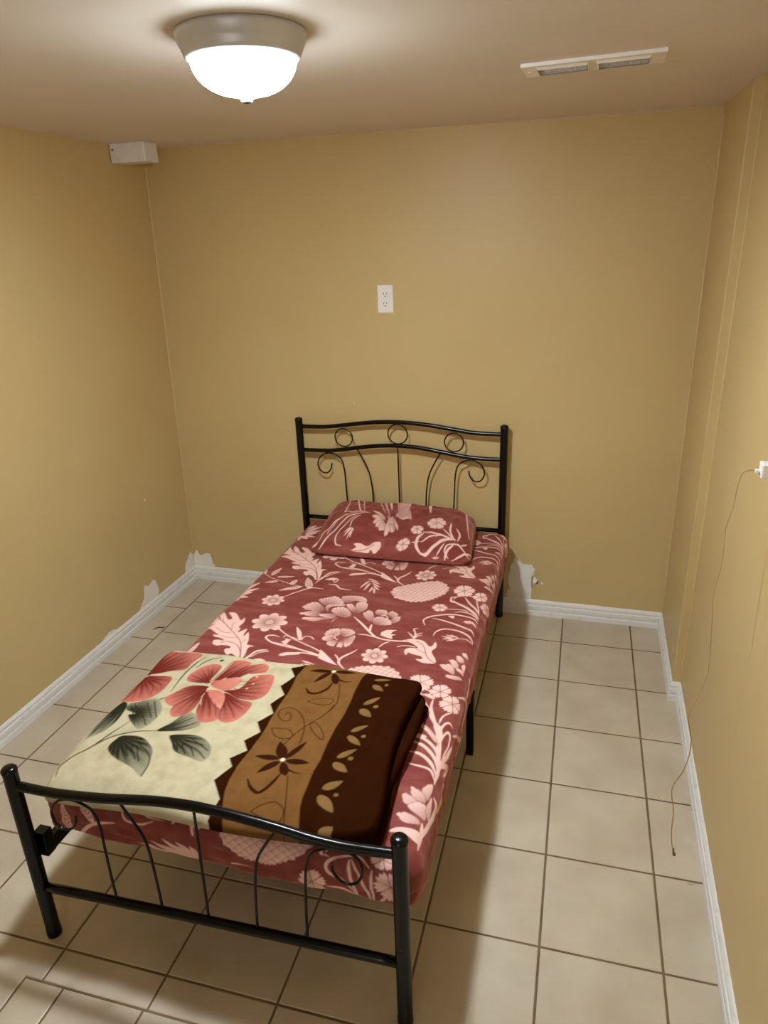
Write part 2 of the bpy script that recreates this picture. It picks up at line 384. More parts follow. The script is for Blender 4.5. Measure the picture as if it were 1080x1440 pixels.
# boxed-in fitting in the ceiling corner
bm = bmesh.new(); n = 16; x0, x1, y0, y1 = XB1+.001, -1.752, -.245, -.150
pts = [(x0,y0),(x1-.004,y0),(x1,y0+.004),(x1,y1),(x0,y1)]
add_prism(bm, pts, 2.026, H-.0005, pts)
bx = from_bm('ceiling_box', bm, MT, bevel=.0015); tag(bx, 'small white boxed cover in the upper left corner under the ceiling', 'box cover')
bm = bmesh.new(); add_lathe(bm, [(0,.002),(.004,.0015),(.005,0)], (0,0,0), 10)
for v in bm.verts: v.co = Vector((-1.90+v.co.x, -.245-v.co.z, 2.075+v.co.y))
from_bm('nail_hole', bm, simple('scuffed_filler', (120,108,92), .8), bx)

# ------------------------------------------------------------------ outlets
def outlet(cx, cz, place, label, name='wall_outlet'):
    """place(a, b, t): a across, b up, t off the wall"""
    t = empty(name, place(cx, cz, 0), label, 'outlet')
    w, h = .035, .0575
    bm = bmesh.new()
    def ringp(ww, hh, tt): return [place(cx+a*ww, cz+b*hh, tt) for a, b in ((-1,-1),(1,-1),(1,1),(-1,1))]
    R = [ringp(w,h,0), ringp(w,h,.004), ringp(w-.003,h-.003,.0062)]
    V = [[bm.verts.new(p) for p in r] for r in R]
    for A, B in zip(V, V[1:]):
        for i in range(4): bm.faces.new((A[i],A[(i+1)%4],B[(i+1)%4],B[i]))
    bm.faces.new(V[-1]); bm.faces.new(V[0][::-1]); from_bm('face_plate', bm, MGLASSW, t)
    for s in (1,-1):
        zc = cz+s*.0195; bm = bmesh.new(); out = []
        for k in range(40):
            an = 2*PI*k/40; a = .0172*math.cos(an); b_ = max(-.0145, min(.0145, .0172*math.sin(an))); out.append((a,b_))
        for tt, sc in ((.0055,1.06),(.0068,1.06),(.0068,1.0),(.0082,.97)):
            out_r = [bm.verts.new(place(cx+a*sc, zc+b_*sc, tt)) for a, b_ in out]
            if tt > .0055 or sc > 1.06:
                for i in range(40): bm.faces.new((prev[i],prev[(i+1)%40],out_r[(i+1)%40],out_r[i]))
            prev = out_r
        bm.faces.new(prev); rc = from_bm('receptacle', bm, MGLASSW, t)
        bm = bmesh.new()
        for a, hh in ((-.0063,.0042),(.0063,.0035)):
            c = [place(cx+a+i*.0011, zc+.003+j*hh, tt) for tt in (.0075,.0086) for i, j in ((-1,-1),(1,-1),(1,1),(-1,1))]
            v = [bm.verts.new(p) for p in c]
            for q in ((0,1,2,3),(4,5,6,7),(0,1,5,4),(1,2,6,5),(2,3,7,6),(3,0,4,7)): bm.faces.new([v[i] for i in q])
        g = [[bm.verts.new(place(cx+.0026*math.cos(2*PI*k/16), zc-.0075+.0026*math.sin(2*PI*k/16), tt)) for k in range(16)] for tt in (.0075,.0086)]
        for i in range(16): bm.faces.new((g[0][i],g[0][(i+1)%16],g[1][(i+1)%16],g[1][i]))
        bm.faces.new(g[1]); sl = from_bm('socket_slots', bm, MSLOT, rc); sl.parent = rc
        sl.matrix_parent_inverse = __import__('mathutils').Matrix.Identity(4)
        sl['label'] = 'dark socket slots'
    bm = bmesh.new(); g = [[bm.verts.new(place(cx+r*math.cos(2*PI*k/16), cz+r*math.sin(2*PI*k/16), tt)) for k in range(16)] for r, tt in ((.0032,.006),(.0030,.0072),(.0015,.0076))]
    for A, B in zip(g, g[1:]):
        for i in range(16): bm.faces.new((A[i],A[(i+1)%16],B[(i+1)%16],B[i]))
    bm.faces.new(g[-1]); from_bm('screw', bm, MSCREW, t)
    return t
outlet(-.829, 1.458, on_back, 'white two-socket outlet on the tan wall above the headboard')
outlet(-1.43, 1.208, on_right, 'white outlet on the right wall holding the charger plug')
# charger plug with its cable hanging in the air
t = empty('charger_plug', (XR2-.009,-1.43,1.2165), 'small white cube charger plugged into the right wall', 'charger')
bm = bmesh.new(); add_box(bm, (.412,-1.446,1.2005), (XR2-.0088,-1.414,1.2335)); from_bm('body', bm, MGLASSW, t, bevel=.004, seg=3)
bm = bmesh.new(); add_box(bm, (.4112,-1.4365,1.2075), (.4135,-1.4235,1.2125)); pt_ = from_bm('port', bm, MSLOT, t)
t = empty('charging_cable', (.36,-1.43,1.21), 'thin pale cable hanging from the charger on the right wall', 'cable')
cab = [(0.4075,1.2140),(0.403,1.2140),(0.386,1.212),(0.376,1.203),(0.372,1.174),(0.370,1.124),(0.363,1.072),(0.365,0.992),(0.357,0.909),(0.362,0.843),(0.369,0.766),(0.372,0.705),(0.367,0.660),(0.350,0.598),(0.344,0.553),(0.358,0.490),(0.359,0.433),(0.349,0.385),(0.329,0.327),(0.341,0.252),(0.344,0.178),(0.350,0.134),(0.356,0.11)]
P = [tuple(p) for p in catmull([(x, -1.43+.004*math.sin(i*1.3), z) for i, (x, z) in enumerate(cab)], 6)]
MCAB = simple('grey_beige_cable', (182,158,118), .5)
bm = bmesh.new(); add_tube(bm, P, .0015, 8); from_bm('cord', bm, MCAB, t, True)
bm = bmesh.new(); add_box(bm, (.4025,-1.4355,1.2095), (.4150,-1.4245,1.2175)); from_bm('usb_connector', bm, MGLASSW, t, bevel=.0015)
q = P[-1]; bm = bmesh.new(); add_tube(bm, [(q[0]-.001,q[1],q[2]+.012), (q[0],q[1],q[2]), (q[0]+.002,q[1],q[2]-.004)], .0025, 10); add_tube(bm, [(q[0]+.002,q[1],q[2]-.003), (q[0]+.003,q[1],q[2]-.010)], .0040, 10)
o = from_bm('frayed_tip', bm, simple('dark_cable_tip', (98,84,62), .6), t, True); o['label'] = 'dark frayed tip'

# ------------------------------------------------------------------ bed frame
bed = empty('bed_frame', (-.76,-1.02,0), 'black tubular metal single bed frame with scrolled headboard and footboard', 'bed frame')
def part(name, bm, smooth=True, bevel=0): return from_bm(name, bm, MB, bed, smooth, bevel)
def post(x, y, h, r=.0172):
    bm = bmesh.new(); add_lathe(bm, [(0,0),(r+.001,0),(r+.0015,.004),(r+.001,.022),(r,.024),(r,h-.014),(r+.0012,h-.013),(r+.0012,h-.006),(r*.86,h-.001),(r*.5,h+.0015),(0,h+.002)], (x,y,0), 32)
    o = part('post', bm)
    m = o.modifiers.new('es', 'EDGE_SPLIT'); m.split_angle = math.radians(50); return o
HY = -.05; FYL, FYR = -2.004, -1.988
HL, HR, FL, FR = -1.256, -.299, -1.232, -.264
post(HL, HY, .934); post(HR, HY, .934); post(FL, FYL, .556, .0178)
pr = post(FR, FYR, .566, .0178)
bm = bmesh.new(); add_lathe(bm, [(0,.0025),(.0035,.002),(.005,0)], (0,0,0), 16)
for v in bm.verts: v.co = Vector((FR+v.co.x+.002, FYR-.0176-v.co.z, .262+v.co.y))
bl_ = from_bm('bolt_hole', bm, MSLOT, pr); bl_.matrix_parent_inverse = __import__('mathutils').Matrix.Identity(4)
def fy(x): return FYL+(FYR-FYL)*(x-FL)/(FR-FL)
def hrail(name, pts, r, yf, n=8):
    bm = bmesh.new(); add_tube(bm, [(p[0], yf(p[0]), p[1]) for p in catmull(pts, n)], r, 16); return part(name, bm)
hy = lambda x: HY
hrail('headboard_rail', [(HL,.893),(-1.18,.8935),(-1.105,.897),(-.9625,.9165),(-.87,.9265),(-.7775,.930),(-.685,.9265),(-.5925,.9165),(-.46,.898),(-.40,.8935),(HR,.893)], .0098, hy)
hrail('headboard_rail', [(HL,.779),(-1.18,.779),(-1.09,.783),(-.9625,.803),(-.87,.815),(-.7775,.820),(-.685,.816),(-.5925,.803),(-.47,.784),(-.39,.779),(HR,.779)], .0098, hy)
hrail('headboard_rail', [(HL,.440),(HR,.440)], .0105, hy)
for x, z, r in ((-1.037,.8475,.0425),(-.7778,.8745,.0455),(-.5195,.8475,.0425)):
    bm = bmesh.new(); add_tube(bm, [(x+r*math.cos(2*PI*k/40), HY, z+r*math.sin(2*PI*k/40)) for k in range(40)], .0032, 8, closed=True); part('ring', bm)
def rod(pts, y, name='scroll_rod'):
    bm = bmesh.new(); add_tube(bm, [(p[0], y(p[0]), p[1]) for p in catmull(pts, 6)], .0034, 8); part(name, bm)
R1 = [(-1.1033,.7195),(-1.1096,.6914),(-1.1314,.67),(-1.1593,.6773),(-1.1741,.71),(-1.1601,.7474),(-1.1249,.7679),(-1.086,.7644),(-1.0541,.7387),(-1.0424,.6897),(-1.0389,.6116),(-1.036,.5324),(-1.036,.44)]
mir = lambda L: [(-1.5555-x, z) for x, z in L]
R2 = [(-.9774,.7985),(-.9487,.7498),(-.9209,.6857),(-.9087,.6089),(-.906,.5416),(-.906,.44)]
rod(R1, hy); rod(mir(R1), hy); rod(R2, hy, 'curved_rod'); rod(mir(R2), hy, 'curved_rod'); rod([(-.779,.815),(-.7775,.63),(-.776,.44)], hy, 'centre_rod')
hrail('footboard_rail', [(FL,.5035),(-1.18,.5015),(-1.1006,.5025),(-.9725,.5160),(-.8461,.5360),(-.748,.5432),(-.6514,.5395),(-.5441,.5280),(-.46,.5150),(-.39,.5110),(-.33,.5140),(FR,.519)], .0118, fy)
hrail('footboard_rail', [(FL,.172),(-.748,.186),(FR,.195)], .0122, fy)
F1 = [(-1.0677,.4413),(-1.0728,.4184),(-1.0893,.3976),(-1.1144,.3914),(-1.1339,.41),(-1.1365,.442),(-1.1193,.4709),(-1.0914,.4880),(-1.0564,.4896),(-1.0199,.4732),(-1.0057,.4347),(-1.0047,.3448),(-1.0049,.2511),(-1.0029,.178)]
F5 = [(-.4166,.4548),(-.4154,.4291),(-.3933,.4055),(-.365,.4112),(-.3497,.4416),(-.3527,.4757),(-.3788,.4967),(-.4249,.4961),(-.4646,.4688),(-.4796,.4232),(-.4875,.3226),(-.493,.190)]
rod(F1, fy); rod(F5, fy)
rod([(-.9376,.5183),(-.9055,.4591),(-.8827,.4022),(-.8758,.3139),(-.8731,.182)], fy, 'curved_rod')
rod([(-.7389,.538),(-.7423,.4011),(-.7471,.184)], fy, 'centre_rod')
rod([(-.5374,.5248),(-.5764,.463),(-.5984,.415),(-.6099,.3372),(-.6198,.188)], fy, 'curved_rod')
# side rails, brackets, middle legs, slats
for xa, xb in ((-1.226,-1.206), (-.292,-.272)):
    bm = bmesh.new(); add_box(bm, (xa, -1.955, .258), (xb, -.075, .298)); part('side_rail', bm, False, .002)
for x, y, s in ((-1.228,-1.976,1),(-.268,-1.968,-1),(-1.246,-.075,1),(-.304,-.075,-1)):
    bm = bmesh.new(); a, b_ = (x-.004, x+.008) if (s < 0 and y < -1) else sorted((x-s*.006, x+s*.028)); add_box(bm, (a, y-.012, .262), (b_, y+.018, .335 if y < -1 else .31)); part('corner_bracket', bm, False, .002)
for x in (-1.216,-.272):
    bm = bmesh.new(); add_box(bm, (x-.013, -1.053, 0), (x+.013, -1.027, .258)); part('middle_leg', bm, False, .003)
bm = bmesh.new(); add_box(bm, (-1.206,-1.052,.262), (-.292,-1.028,.286)); part('cross_bar', bm, False, .002)
for k in range(12):
    y = -.17-k*.152
    bm = bmesh.new(); add_box(bm, (-1.224, y-.028, .2982), (-.274, y+.028, .3035)); part('slat', bm, False, .001)

